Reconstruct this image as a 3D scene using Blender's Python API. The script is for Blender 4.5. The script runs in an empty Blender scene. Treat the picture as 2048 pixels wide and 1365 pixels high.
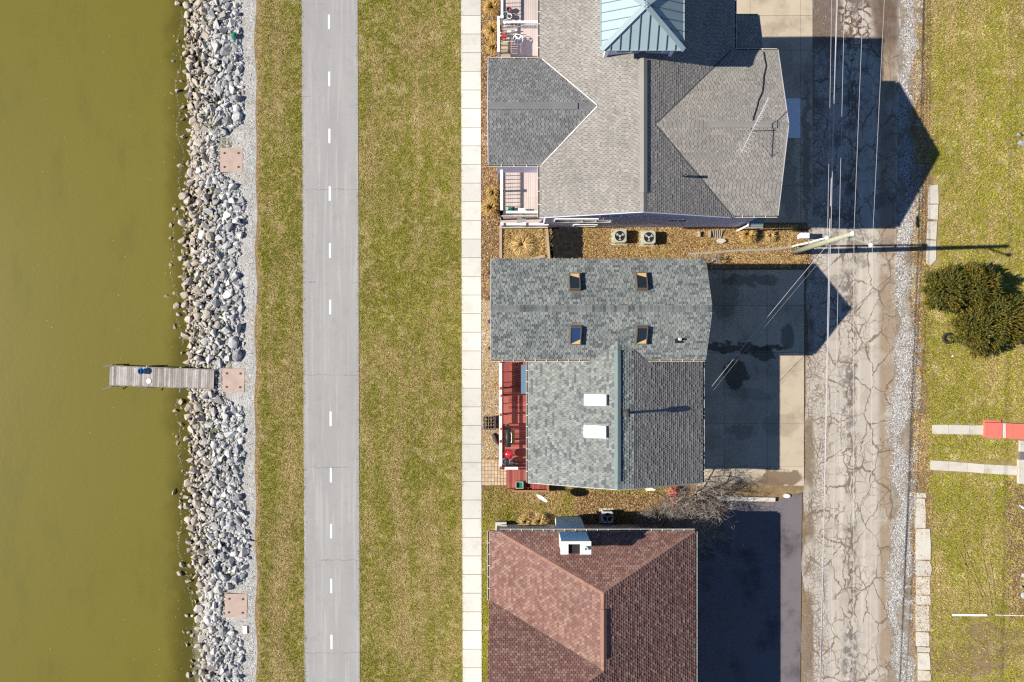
import bpy, bmesh, math, random
import numpy as np
from mathutils import Vector, Matrix

random.seed(7)
rng = np.random.default_rng(7)
scene = bpy.context.scene
col = scene.collection

# ------------------------------------------------------------------ camera, sky, sun, exposure
S = 31.25          # photograph pixels per metre on the ground
H = 60.0           # flying height of the drone
cam_d = bpy.data.cameras.new('camera')
cam_d.sensor_fit = 'HORIZONTAL'
cam_d.sensor_width = 36.0
cam_d.lens = 36.0 * H / (2048 / S)
cam_d.clip_start = 0.5
cam_d.clip_end = 2000
cam = bpy.data.objects.new('camera', cam_d)
cam.location = (0, 0, H)
col.objects.link(cam)
scene.camera = cam

SUN_EL = math.radians(37.5)
SUN_DRIFT = math.radians(1.6)
sdir = Vector((-math.cos(SUN_EL) * math.cos(SUN_DRIFT), -math.cos(SUN_EL) * math.sin(SUN_DRIFT), math.sin(SUN_EL)))
world = bpy.data.worlds.new("World")
scene.world = world
world.use_nodes = True
wnt = world.node_tree
wnt.nodes.clear()
sky = wnt.nodes.new('ShaderNodeTexSky')
sky.sky_type = 'NISHITA'
sky.sun_disc = False
sky.sun_elevation = SUN_EL
sky.sun_rotation = math.radians(270)
sky.air_density = 1.0
sky.dust_density = 0.0
sky.ozone_density = 6.0
bg = wnt.nodes.new('ShaderNodeBackground')
bg.inputs['Strength'].default_value = 0.060
wo = wnt.nodes.new('ShaderNodeOutputWorld')
wnt.links.new(sky.outputs[0], bg.inputs[0])
wnt.links.new(bg.outputs[0], wo.inputs[0])
sun_d = bpy.data.lights.new('sun', 'SUN')
sun_d.energy = 5.0
sun_d.angle = math.radians(0.5)
sun_d.color = (1.0, 0.925, 0.80)
sun = bpy.data.objects.new('sun', sun_d)
sun.rotation_euler = sdir.to_track_quat('Z', 'Y').to_euler()
sun.location = (-30, 0, 40)
col.objects.link(sun)
vs = scene.view_settings
vs.view_transform = 'Standard'
vs.look = 'None'
vs.gamma = 1.0
vs.exposure = 0.80
vs.use_curve_mapping = False
scene.render.engine = 'CYCLES'
scene.cycles.use_denoising = False
scene.cycles.max_bounces = 6
scene.cycles.transparent_max_bounces = 8
scene.cycles.pixel_filter_type = 'BLACKMAN_HARRIS'
scene.cycles.filter_width = 1.3

# ------------------------------------------------------------------ measuring helpers
def W(px, py, h=0.0):
    """place that a pixel of the photograph shows, for something h metres above the ground"""
    k = (1 - h / H) / S
    return Vector(((px - 1024) * k, (682.5 - py) * k, h))
def G(gx, gy, h=0.0):
    """plan measure (photograph pixels on the ground from the centre, y down) to metres"""
    return Vector((gx / S, -gy / S, h))

# ------------------------------------------------------------------ material helpers
def N(nt, typ, props=None, **ins):
    n = nt.nodes.new(typ)
    for k, v in (props or {}).items():
        setattr(n, k, v)
    for k, v in ins.items():
        s = n.inputs[int(k[1:])] if k[0] == '_' else n.inputs[k.replace('_', ' ')]
        if isinstance(v, bpy.types.NodeSocket):
            nt.links.new(v, s)
        else:
            s.default_value = v
    return n
def M(nt, op, a, b=0.0, c=0.0, clamp=False):
    return N(nt, 'ShaderNodeMath', {'operation': op, 'use_clamp': clamp}, _0=a, _1=b, _2=c).outputs[0]
def c4(c):
    return (c[0], c[1], c[2], 1.0)
def MIX(nt, f, a, b, blend='MIX'):
    n = nt.nodes.new('ShaderNodeMix')
    n.data_type = 'RGBA'
    n.blend_type = blend
    for i, v in ((0, f), (6, a), (7, b)):
        if isinstance(v, bpy.types.NodeSocket):
            nt.links.new(v, n.inputs[i])
        else:
            n.inputs[i].default_value = v if i == 0 else c4(v)
    return n.outputs[2]
def RAMP(nt, f, stops, interp='LINEAR'):
    n = nt.nodes.new('ShaderNodeValToRGB')
    n.color_ramp.interpolation = interp
    els = n.color_ramp.elements
    while len(els) < len(stops):
        els.new(0.5)
    for e, (p, c) in zip(els, stops):
        e.position = p
        e.color = c4(c) if isinstance(c, tuple) else (c, c, c, 1)
    nt.links.new(f, n.inputs[0])
    return n.outputs[0]
def POS(nt):
    return N(nt, 'ShaderNodeNewGeometry').outputs['Position']
def NOISE(nt, scale, detail=3.0, rough=0.55, vec=None, dist=0.0):
    return N(nt, 'ShaderNodeTexNoise', Vector=vec or POS(nt), Scale=scale, Detail=detail, Roughness=rough, Distortion=dist).outputs[0]
def SCALEV(nt, v, s):
    return N(nt, 'ShaderNodeVectorMath', {'operation': 'MULTIPLY'}, _0=v, _1=s).outputs[0]
def TONE(nt):
    g = N(nt, 'ShaderNodeNewGeometry').outputs['Random Per Island']
    o = N(nt, 'ShaderNodeObjectInfo').outputs['Random']
    return M(nt, 'FRACT', M(nt, 'ADD', g, o))
def XYZ(nt, v=None):
    return N(nt, 'ShaderNodeSeparateXYZ', Vector=v or POS(nt)).outputs
def STEP(nt, x, a, b):
    """0 below a, 1 above b"""
    return N(nt, 'ShaderNodeMapRange', {'interpolation_type': 'SMOOTHSTEP'}, Value=x, From_Min=a, From_Max=b).outputs[0]
def newmat(name):
    m = bpy.data.materials.new(name)
    m.use_nodes = True
    nt = m.node_tree
    return m, nt, nt.nodes['Principled BSDF']
def finish(nt, b, colour, rough=0.85, bump=None, bstr=0.3, bdist=0.02, metal=0.0, spec=0.3):
    if isinstance(colour, bpy.types.NodeSocket):
        nt.links.new(colour, b.inputs['Base Color'])
    else:
        b.inputs['Base Color'].default_value = c4(colour)
    if isinstance(rough, bpy.types.NodeSocket):
        nt.links.new(rough, b.inputs['Roughness'])
    else:
        b.inputs['Roughness'].default_value = rough
    b.inputs['Metallic'].default_value = metal
    b.inputs['Specular IOR Level'].default_value = spec
    if bump is not None:
        bn = N(nt, 'ShaderNodeBump', Height=bump, Strength=bstr, Distance=bdist)
        nt.links.new(bn.outputs[0], b.inputs['Normal'])
def plain(name, c, rough=0.7, var=0.18, scale=6.0, fine=60.0, metal=0.0, spec=0.3, bstr=0.2):
    """one colour with blotches and fine grain"""
    m, nt, b = newmat(name)
    a = NOISE(nt, scale, 4)
    f = NOISE(nt, fine, 2)
    k = M(nt, 'ADD', M(nt, 'MULTIPLY', M(nt, 'SUBTRACT', a, 0.5), var * 3), M(nt, 'MULTIPLY', M(nt, 'SUBTRACT', f, 0.5), var * 1.6))
    k = M(nt, 'ADD', k, 1.0)
    cc = MIX(nt, 1.0, c, (1, 1, 1), 'MULTIPLY')
    mul = N(nt, 'ShaderNodeVectorMath', {'operation': 'SCALE'}, _0=cc, Scale=k).outputs[0]
    finish(nt, b, mul, rough, f, bstr, 0.01, metal, spec)
    return m
def toned(name, stops, rough=0.85, wear=0.25, wscale=0.7, fine=50.0, fvar=0.35, interp='LINEAR', tint=None, spec=0.25, streak=None):
    """pieces that each have their own tone, with weathering across them"""
    m, nt, b = newmat(name)
    c = RAMP(nt, TONE(nt), stops, interp)
    w = NOISE(nt, wscale, 4, 0.6)
    f = NOISE(nt, fine, 2, 0.6)
    k = M(nt, 'ADD', 1.0, M(nt, 'MULTIPLY', M(nt, 'SUBTRACT', w, 0.5), wear * 3))
    k = M(nt, 'ADD', k, M(nt, 'MULTIPLY', M(nt, 'SUBTRACT', f, 0.5), fvar * 2))
    if streak:
        sn = NOISE(nt, 1.0, 3, 0.6, SCALEV(nt, POS(nt), streak))
        k = M(nt, 'ADD', k, M(nt, 'MULTIPLY', M(nt, 'SUBTRACT', sn, 0.5), 1.0))
    c = N(nt, 'ShaderNodeVectorMath', {'operation': 'SCALE'}, _0=c, Scale=k).outputs[0]
    if tint:
        c = MIX(nt, STEP(nt, NOISE(nt, 0.45, 3), 0.45, 0.7), c, tint, 'MULTIPLY')
    finish(nt, b, c, rough, f, 0.3, 0.01, 0, spec)
    return m

# ------------------------------------------------------------------ mesh helpers
ORIGIN = {}
def link(name, me, parent=None, kind=None):
    o = bpy.data.objects.new(name, me)
    col.objects.link(o)
    if parent is not None:
        o.parent = parent
        ORIGIN[o.name] = ORIGIN.get(parent.name, Vector())
    if kind:
        o['kind'] = kind
    return o
def tag(o, label, cat, group=None):
    o['label'] = label
    o['category'] = cat
    if group:
        o['group'] = group
    return o
def thing(name, label, cat, loc=(0, 0, 0), group=None):
    o = bpy.data.objects.new(name, None)
    o.empty_display_size = 0.2
    col.objects.link(o)
    o.location = loc
    ORIGIN[o.name] = Vector(loc)
    return tag(o, label, cat, group)

class MB:
    """collects shapes in world metres and links them as one mesh object"""
    def __init__(self):
        self.v = []; self.f = []
    def add(self, vs_, fs_):
        n = len(self.v)
        self.v += [tuple(p) for p in vs_]
        self.f += [tuple(i + n for i in f) for f in fs_]
        return self
    def box(self, x0, x1, y0, y1, z0, z1):
        return self.add([(x0, y0, z0), (x1, y0, z0), (x1, y1, z0), (x0, y1, z0), (x0, y0, z1), (x1, y0, z1), (x1, y1, z1), (x0, y1, z1)],
                        [(3, 2, 1, 0), (4, 5, 6, 7), (0, 1, 5, 4), (1, 2, 6, 5), (2, 3, 7, 6), (3, 0, 4, 7)])
    def bar(self, p, q, w, h, up=Vector((0, 0, 1))):
        p = Vector(p); q = Vector(q); d = (q - p).normalized()
        s = d.cross(up)
        if s.length < 1e-4:
            s = d.cross(Vector((1, 0, 0)))
        s.normalize(); t = s.cross(d).normalized()
        P = []
        for e in (p, q):
            for a, b_ in ((-1, -1), (1, -1), (1, 1), (-1, 1)):
                P.append(e + s * a * w / 2 + t * b_ * h / 2)
        return self.add(P, [(3, 2, 1, 0), (4, 5, 6, 7), (0, 1, 5, 4), (1, 2, 6, 5), (2, 3, 7, 6), (3, 0, 4, 7)])
    def prism(self, poly, z0, z1):
        n = len(poly)
        a = sum(poly[i][0] * poly[(i + 1) % n][1] - poly[(i + 1) % n][0] * poly[i][1] for i in range(n))
        if a < 0:
            poly = list(reversed(poly))
        P = [(x[0], x[1], z0) for x in poly] + [(x[0], x[1], z1) for x in poly]
        F = [tuple(reversed(range(n))), tuple(range(n, 2 * n))] + [(i, (i + 1) % n, n + (i + 1) % n, n + i) for i in range(n)]
        return self.add(P, F)
    def slab(self, poly, off):
        """planar 3-d polygon thickened by the vector off"""
        n = len(poly); off = Vector(off)
        P = [Vector(p) for p in poly] + [Vector(p) + off for p in poly]
        nn = (P[1] - P[0]).cross(P[2] - P[1])
        F = [tuple(range(n)), tuple(reversed(range(n, 2 * n)))] + [(i, n + i, n + (i + 1) % n, (i + 1) % n) for i in range(n)]
        if nn.dot(off) > 0:
            F = [tuple(reversed(f)) for f in F]
        return self.add(P, F)
    def tube(self, pts, r, n=8, caps=True, closed=False):
        pts = [Vector(p) for p in pts]
        rr = r if isinstance(r, (list, tuple)) else [r] * len(pts)
        P = []; F = []
        m = len(pts)
        ref = None
        for i, p in enumerate(pts):
            if closed:
                d = pts[(i + 1) % m] - pts[i - 1]
            else:
                d = pts[min(i + 1, m - 1)] - pts[max(i - 1, 0)]
            d.normalize()
            if ref is None:
                ref = Vector((0, 0, 1)) if abs(d.z) < 0.9 else Vector((1, 0, 0))
            s = d.cross(ref).normalized(); t = s.cross(d).normalized()
            ref = t
            for k in range(n):
                a = 2 * math.pi * k / n
                P.append(p + (s * math.cos(a) + t * math.sin(a)) * rr[i])
        for i in range(m if closed else m - 1):
            j = (i + 1) % m
            for k in range(n):
                k2 = (k + 1) % n
                F.append((i * n + k, i * n + k2, j * n + k2, j * n + k))
        if caps and not closed:
            F.append(tuple(reversed(range(n))))
            F.append(tuple(range((m - 1) * n, m * n)))
        return self.add(P, F)
    def lathe(self, c, prof, n=20):
        """profile of (radius, z) about a vertical axis at c"""
        c = Vector(c); P = []; F = []
        for r, z in prof:
            for k in range(n):
                a = 2 * math.pi * k / n
                P.append((c.x + r * math.cos(a), c.y + r * math.sin(a), c.z + z))
        for i in range(len(prof) - 1):
            for k in range(n):
                k2 = (k + 1) % n
                F.append((i * n + k, i * n + k2, (i + 1) * n + k2, (i + 1) * n + k))
        if prof[0][0] > 1e-4:
            F.append(tuple(reversed(range(n))))
        if prof[-1][0] > 1e-4:
            F.append(tuple(range((len(prof) - 1) * n, len(prof) * n)))
        return self.add(P, F)
    def extrude(self, p0, p1, out, prof):
        p0 = Vector(p0); p1 = Vector(p1); out = Vector(out); z = Vector((0, 0, 1)); n = len(prof)
        P = [e + out * a + z * b_ for e in (p0, p1) for a, b_ in prof]
        F = [(i, (i + 1) % n, n + (i + 1) % n, n + i) for i in range(n)] + [tuple(reversed(range(n))), tuple(range(n, 2 * n))]
        return self.add(P, F)
    def mesh(self, name, mat, o=Vector(), smooth=False):
        me = bpy.data.meshes.new(name)
        me.from_pydata([(p[0] - o[0], p[1] - o[1], p[2] - o[2]) for p in self.v], [], self.f)
        me.materials.append(mat)
        if smooth:
            me.polygons.foreach_set('use_smooth', [True] * len(me.polygons))
        me.update()
        return me
    def build(self, name, mat, parent=None, kind=None, smooth=False, fixn=False):
        o = ORIGIN.get(parent.name, Vector()) if parent is not None else Vector()
        me = self.mesh(name, mat, o, smooth)
        if fixn:
            bm = bmesh.new(); bm.from_mesh(me)
            bmesh.ops.recalc_face_normals(bm, faces=bm.faces)
            bm.to_mesh(me); bm.free()
        return link(name, me, parent, kind)
def solo(mb, name, mat, label, cat, group=None, **kw):
    """a thing that is one mesh, its origin at its base"""
    vs_ = mb.v
    cx = sum(p[0] for p in vs_) / len(vs_); cy = sum(p[1] for p in vs_) / len(vs_); cz = min(p[2] for p in vs_)
    o = Vector((cx, cy, cz))
    ob = link(name, mb.mesh(name, mat, o, kw.get('smooth', False)))
    ob.location = o
    return tag(ob, label, cat, group)
def np_mesh(name, verts, faces, mat, parent=None, kind=None):
    verts = np.ascontiguousarray(verts, dtype=np.float32); faces = np.ascontiguousarray(faces, dtype=np.int32)
    k = faces.shape[1]
    me = bpy.data.meshes.new(name)
    me.vertices.add(len(verts)); me.vertices.foreach_set('co', verts.ravel())
    me.loops.add(faces.size); me.loops.foreach_set('vertex_index', faces.ravel())
    me.polygons.add(len(faces))
    me.polygons.foreach_set('loop_start', np.arange(0, faces.size, k, dtype=np.int32))
    me.materials.append(mat)
    me.update(calc_edges=True)
    return link(name, me, parent, kind)
def wiggly(x0, x1, n, amp, seed):
    r = random.Random(seed); out = []
    w = [(r.uniform(0.2, 1.6), r.uniform(0, 7), r.uniform(0.3, 1)) for _ in range(5)]
    for i in range(n + 1):
        t = x0 + (x1 - x0) * i / n
        out.append((t, amp * sum(a * math.sin(f * t + p) for f, p, a in w) / 2.2))
    return out
def blob(cx, cy, rx, ry, seed, n=22, rough=0.25):
    r = random.Random(seed)
    ph = [(k, r.uniform(0, 7), r.uniform(0.3, 1) / k) for k in range(2, 7)]
    P = []
    for i in range(n):
        a = 2 * math.pi * i / n
        q = 1 + rough * sum(w * math.sin(k * a + p) for k, p, w in ph)
        P.append((cx + rx * q * math.cos(a), cy + ry * q * math.sin(a)))
    return P

# ------------------------------------------------------------------ materials
def mat_water():
    m, nt, b = newmat('lake_water')
    x = XYZ(nt)
    big = NOISE(nt, 0.06, 3, 0.5)
    fine = NOISE(nt, 9.0, 4, 0.7)
    c = MIX(nt, big, (0.118, 0.102, 0.015), (0.145, 0.125, 0.022))
    c = MIX(nt, M(nt, 'MULTIPLY', STEP(nt, fine, 0.35, 0.75), 0.35), c, (0.175, 0.148, 0.034))
    c = MIX(nt, M(nt, 'MULTIPLY', STEP(nt, NOISE(nt, 0.5, 5, 0.65, SCALEV(nt, POS(nt), (1.0, 0.35, 1))), 0.5, 0.72), 0.4), c, (0.095, 0.088, 0.020))
    c = MIX(nt, M(nt, 'MULTIPLY', STEP(nt, NOISE(nt, 22.0, 2, 0.6), 0.6, 0.72), 0.4), c, (0.22, 0.19, 0.06))
    finish(nt, b, c, 0.35, NOISE(nt, 5.0, 4, 0.65, SCALEV(nt, POS(nt), (1.0, 0.6, 1))), 0.10, 0.05, spec=0.15)
    tr = N(nt, 'ShaderNodeBsdfTransparent', Color=(0.62, 0.66, 0.46, 1)).outputs[0]
    edge = M(nt, 'ADD', x[0], M(nt, 'MULTIPLY', M(nt, 'SUBTRACT', NOISE(nt, 0.5, 3), 0.5), 1.8))
    clear = M(nt, 'MULTIPLY', STEP(nt, edge, -22.9, -20.8), 0.62)
    ms = N(nt, 'ShaderNodeMixShader', _0=clear, _1=b.outputs[0], _2=tr).outputs[0]
    nt.links.new(ms, nt.nodes['Material Output'].inputs[0])
    return m
def mat_soil(name, a, b2, c3, scale=2.0):
    m, nt, b = newmat(name)
    n1 = NOISE(nt, scale, 5, 0.65); n2 = NOISE(nt, 26.0, 3, 0.7)
    c = RAMP(nt, n1, [(0.3, a), (0.5, b2), (0.7, c3)])
    c = MIX(nt, STEP(nt, n2, 0.5, 0.7), c, tuple(x * 0.45 for x in b2))
    finish(nt, b, c, 0.95, n2, 0.8, 0.03, spec=0.1)
    return m
def mat_asphalt_path():
    m, nt, b = newmat('path_asphalt')
    x = XYZ(nt)
    g1 = NOISE(nt, 34.0, 3, 0.75); g2 = NOISE(nt, 0.5, 3, 0.5, SCALEV(nt, POS(nt), (1.6, 0.25, 1)))
    c = MIX(nt, g2, (0.245, 0.243, 0.243), (0.34, 0.336, 0.333))
    c = MIX(nt, STEP(nt, g1, 0.52, 0.72), c, (0.17, 0.175, 0.19))
    c = MIX(nt, M(nt, 'MULTIPLY', STEP(nt, NOISE(nt, 60.0, 2), 0.62, 0.75), 0.6), c, (0.46, 0.46, 0.46))
    c = MIX(nt, M(nt, 'MULTIPLY', STEP(nt, NOISE(nt, 1.3, 5, 0.65), 0.5, 0.68), 0.35), c, (0.235, 0.232, 0.235))
    c = MIX(nt, M(nt, 'MULTIPLY', STEP(nt, NOISE(nt, 3.0, 3, 0.6, SCALEV(nt, POS(nt), (1.6, 0.05, 1))), 0.52, 0.66), 0.3), c, (0.43, 0.425, 0.42))
    # hairline transverse cracks
    yy = M(nt, 'ADD', x[1], M(nt, 'MULTIPLY', M(nt, 'SUBTRACT', NOISE(nt, 2.0, 4, 0.7), 0.5), 0.5))
    fr = M(nt, 'ABSOLUTE', M(nt, 'SUBTRACT', M(nt, 'FRACT', M(nt, 'DIVIDE', M(nt, 'ADD', yy, 100.0), 5.93)), 0.5))
    crack = M(nt, 'MULTIPLY', M(nt, 'MULTIPLY', M(nt, 'LESS_THAN', fr, 0.0026), STEP(nt, NOISE(nt, 0.35, 2), 0.40, 0.5)), 0.5)
    c = MIX(nt, crack, c, (0.06, 0.06, 0.06))
    finish(nt, b, c, 0.9, g1, 0.35, 0.012, spec=0.2)
    return m
def mat_concrete(name, base, dirt, dscale=1.2, dark=0.5, stains=()):
    m, nt, b = newmat(name)
    t = TONE(nt)
    n1 = NOISE(nt, dscale, 5, 0.65); n2 = NOISE(nt, 45.0, 3, 0.7); n3 = NOISE(nt, 7.0, 4, 0.7)
    k = M(nt, 'ADD', 0.93, M(nt, 'MULTIPLY', t, 0.14))
    c = MIX(nt, STEP(nt, n1, 0.45, 0.75), base, dirt)
    c = MIX(nt, M(nt, 'MULTIPLY', STEP(nt, n3, 0.58, 0.8), dark), c, tuple(v * 0.55 for v in dirt))
    c = MIX(nt, M(nt, 'MULTIPLY', STEP(nt, n2, 0.55, 0.75), 0.25), c, tuple(v * 0.7 for v in base))
    c = N(nt, 'ShaderNodeVectorMath', {'operation': 'SCALE'}, _0=c, Scale=k).outputs[0]
    if stains:
        p = POS(nt)
        wn = N(nt, 'ShaderNodeTexNoise', Vector=p, Scale=1.3, Detail=5.0, Roughness=0.65).outputs['Color']
        q = N(nt, 'ShaderNodeVectorMath', {'operation': 'ADD'}, _0=p, _1=SCALEV(nt, N(nt, 'ShaderNodeVectorMath', {'operation': 'SUBTRACT'}, _0=wn, _1=(0.5, 0.5, 0.5)).outputs[0], (1.5, 1.5, 0))).outputs[0]
        qx = XYZ(nt, q)
        for px, py, rx, ry, k, col_ in stains:
            o = W(px, py)
            dx = M(nt, 'DIVIDE', M(nt, 'SUBTRACT', qx[0], o.x), rx / S); dy = M(nt, 'DIVIDE', M(nt, 'SUBTRACT', qx[1], o.y), ry / S)
            d = M(nt, 'SQRT', M(nt, 'ADD', M(nt, 'MULTIPLY', dx, dx), M(nt, 'MULTIPLY', dy, dy)))
            c = MIX(nt, M(nt, 'MULTIPLY', M(nt, 'SUBTRACT', 1.0, STEP(nt, d, 0.82, 1.08)), k), c, col_)
    finish(nt, b, c, 0.9, n2, 0.25, 0.01, spec=0.2)
    return m
def mat_road():
    m, nt, b = newmat('cracked_asphalt')
    p = POS(nt); x = XYZ(nt, p)
    warp = N(nt, 'ShaderNodeTexNoise', Vector=p, Scale=1.1, Detail=4.0, Roughness=0.6).outputs['Color']
    wv = N(nt, 'ShaderNodeVectorMath', {'operation': 'ADD'}, _0=p, _1=SCALEV(nt, warp, (0.9, 0.9, 0))).outputs[0]
    def cracks(scale, width, sx=1.0, sy=1.0):
        d = N(nt, 'ShaderNodeTexVoronoi', {'feature': 'DISTANCE_TO_EDGE', 'voronoi_dimensions': '2D'}, Vector=SCALEV(nt, wv, (sx, sy, 1)), Scale=scale).outputs['Distance']
        wd = M(nt, 'MULTIPLY', M(nt, 'POWER', M(nt, 'MULTIPLY', NOISE(nt, 0.8, 3, 0.6, p), 1.7), 3.0), width * 1.3)
        e = M(nt, 'SUBTRACT', 1.0, M(nt, 'DIVIDE', d, M(nt, 'ADD', wd, 0.0008)), clamp=True)
        return M(nt, 'MULTIPLY', STEP(nt, e, 0.0, 0.6), STEP(nt, NOISE(nt, 0.55, 2, 0.5, p), 0.27, 0.42))
    gx = M(nt, 'MULTIPLY', x[0], S)     # plan measure
    g1 = NOISE(nt, 30.0, 3, 0.75); g2 = NOISE(nt, 0.35, 4, 0.6); g3 = NOISE(nt, 2.2, 4, 0.65)
    c = MIX(nt, g2, (0.355, 0.322, 0.28), (0.445, 0.405, 0.355))
    c = MIX(nt, M(nt, 'MULTIPLY', STEP(nt, g1, 0.5, 0.72), 0.5), c, (0.24, 0.21, 0.185))
    c = MIX(nt, M(nt, 'MULTIPLY', STEP(nt, NOISE(nt, 0.9, 5, 0.7), 0.5, 0.66), 0.45), c, (0.30, 0.265, 0.225))
    c = MIX(nt, M(nt, 'MULTIPLY', STEP(nt, NOISE(nt, 1.0, 3, 0.6, SCALEV(nt, p, (2.5, 0.08, 1))), 0.5, 0.64), 0.35), c, (0.55, 0.51, 0.455))
    band = lambda a, b_, s=8.0: M(nt, 'MULTIPLY', STEP(nt, gx, a - s, a + s), M(nt, 'SUBTRACT', 1.0, STEP(nt, gx, b_ - s, b_ + s)))
    wob = M(nt, 'MULTIPLY', M(nt, 'SUBTRACT', NOISE(nt, 0.8, 3), 0.5), 24.0)
    gx2 = M(nt, 'ADD', gx, wob)
    band2 = lambda a, b_, s=5.0: M(nt, 'MULTIPLY', STEP(nt, gx2, a - s, a + s), M(nt, 'SUBTRACT', 1.0, STEP(nt, gx2, b_ - s, b_ + s)))
    big = M(nt, 'MULTIPLY', cracks(0.6, 0.036, 1.3, 0.8), 0.9)
    mid = M(nt, 'MULTIPLY', cracks(1.6, 0.06), M(nt, 'MULTIPLY', STEP(nt, NOISE(nt, 0.33, 2), 0.42, 0.54), 0.7))
    small = M(nt, 'MULTIPLY', cracks(4.2, 0.13), M(nt, 'MULTIPLY', band(584, 632, 12), 0.75))
    seam = M(nt, 'MULTIPLY', cracks(2.2, 0.13, 1.8, 0.35), band2(672, 690, 6))
    cr = M(nt, 'MAXIMUM', M(nt, 'MAXIMUM', big, mid), M(nt, 'MAXIMUM', small, seam))
    # stains: soil washed along the left edge and right rut, dark damp patches, the northern ones deepened with painted shade
    rut = M(nt, 'MULTIPLY', band(734, 768, 6), STEP(nt, NOISE(nt, 0.5, 3), 0.2, 0.5))
    c = MIX(nt, M(nt, 'MULTIPLY', rut, 0.85), c, (0.25, 0.185, 0.125))
    left = M(nt, 'MULTIPLY', band2(572, 604, 5), STEP(nt, NOISE(nt, 0.4, 3), 0.35, 0.55))
    c = MIX(nt, M(nt, 'MULTIPLY', left, 0.85), c, (0.16, 0.115, 0.075))
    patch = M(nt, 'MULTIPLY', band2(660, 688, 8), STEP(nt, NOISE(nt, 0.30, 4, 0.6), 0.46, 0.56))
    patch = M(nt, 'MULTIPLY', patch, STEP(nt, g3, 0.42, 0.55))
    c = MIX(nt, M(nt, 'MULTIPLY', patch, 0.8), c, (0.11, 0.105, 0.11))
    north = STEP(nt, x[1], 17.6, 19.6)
    wet_shade = M(nt, 'MULTIPLY', north, M(nt, 'MAXIMUM', band2(598, 658, 6), band2(720, 772, 8)))
    c = MIX(nt, M(nt, 'MULTIPLY', wet_shade, M(nt, 'ADD', 0.55, M(nt, 'MULTIPLY', g3, 0.5))), c, (0.075, 0.045, 0.034))
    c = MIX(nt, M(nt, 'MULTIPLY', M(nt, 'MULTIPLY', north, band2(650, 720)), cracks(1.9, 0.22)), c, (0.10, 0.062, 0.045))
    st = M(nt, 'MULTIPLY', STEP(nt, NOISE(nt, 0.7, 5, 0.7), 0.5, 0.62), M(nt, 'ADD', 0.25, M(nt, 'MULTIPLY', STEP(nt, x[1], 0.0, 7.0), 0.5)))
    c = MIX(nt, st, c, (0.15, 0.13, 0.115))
    c = MIX(nt, cr, c, (0.145, 0.108, 0.08))
    h = M(nt, 'SUBTRACT', M(nt, 'MULTIPLY', g1, 0.3), cr)
    finish(nt, b, c, 0.9, h, 0.5, 0.02, spec=0.2)
    return m
def mat_grass(name, straw, pale, green, dark, gbias=0.5, seed=0.0):
    m, nt, b = newmat(name)
    t = TONE(nt)
    p = N(nt, 'ShaderNodeVectorMath', {'operation': 'ADD'}, _0=POS(nt), _1=(seed, seed, 0)).outputs[0]
    n1 = NOISE(nt, 0.42, 4, 0.6, SCALEV(nt, p, (1.5, 0.7, 1))); n2 = NOISE(nt, 1.9, 3, 0.6, p)
    n3 = NOISE(nt, 1.0, 2, 0.5, SCALEV(nt, p, (1.1, 0.05, 1)))
    n4 = NOISE(nt, 0.11, 2, 0.5, p)
    gr = M(nt, 'ADD', M(nt, 'MULTIPLY', n1, 0.42), M(nt, 'MULTIPLY', n2, 0.14))
    gr = M(nt, 'ADD', gr, M(nt, 'ADD', M(nt, 'MULTIPLY', n3, 0.26), M(nt, 'MULTIPLY', n4, 0.22)))
    gmask = STEP(nt, M(nt, 'ADD', gr, M(nt, 'MULTIPLY', M(nt, 'SUBTRACT', t, 0.5), 0.11)), gbias - 0.028, gbias + 0.034)
    t2 = M(nt, 'FRACT', M(nt, 'MULTIPLY', t, 7.31))
    dry = RAMP(nt, t2, [(0.0, dark), (0.12, dark), (0.36, straw), (0.8, straw), (1.0, pale)])
    gre = RAMP(nt, t2, [(0.0, tuple(v * 0.55 for v in green)), (0.4, green), (1.0, tuple(min(1, v * 1.5) for v in green))])
    c = MIX(nt, gmask, dry, gre)
    n5 = NOISE(nt, 5.5, 3, 0.6, p)
    c = MIX(nt, M(nt, 'MULTIPLY', STEP(nt, n5, 0.52, 0.66), 0.6), c, dark)
    c = MIX(nt, M(nt, 'MULTIPLY', STEP(nt, NOISE(nt, 0.9, 3, 0.6, p), 0.56, 0.68), 0.5), c, pale)
    v = M(nt, 'ADD', 0.72, M(nt, 'MULTIPLY', NOISE(nt, 0.28, 3, 0.55, p), 0.56))
    c = N(nt, 'ShaderNodeVectorMath', {'operation': 'SCALE'}, _0=c, Scale=v).outputs[0]
    finish(nt, b, c, 0.75, spec=0.15)
    return m
def mat_gravel():
    m, nt, b = newmat('gravel')
    c = RAMP(nt, TONE(nt), [(0.0, (0.10, 0.10, 0.105)), (0.3, (0.27, 0.27, 0.275)), (0.65, (0.42, 0.42, 0.425)), (0.93, (0.60, 0.60, 0.59)), (1.0, (0.38, 0.28, 0.2))])
    finish(nt, b, c, 0.9, spec=0.2)
    return m
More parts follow.
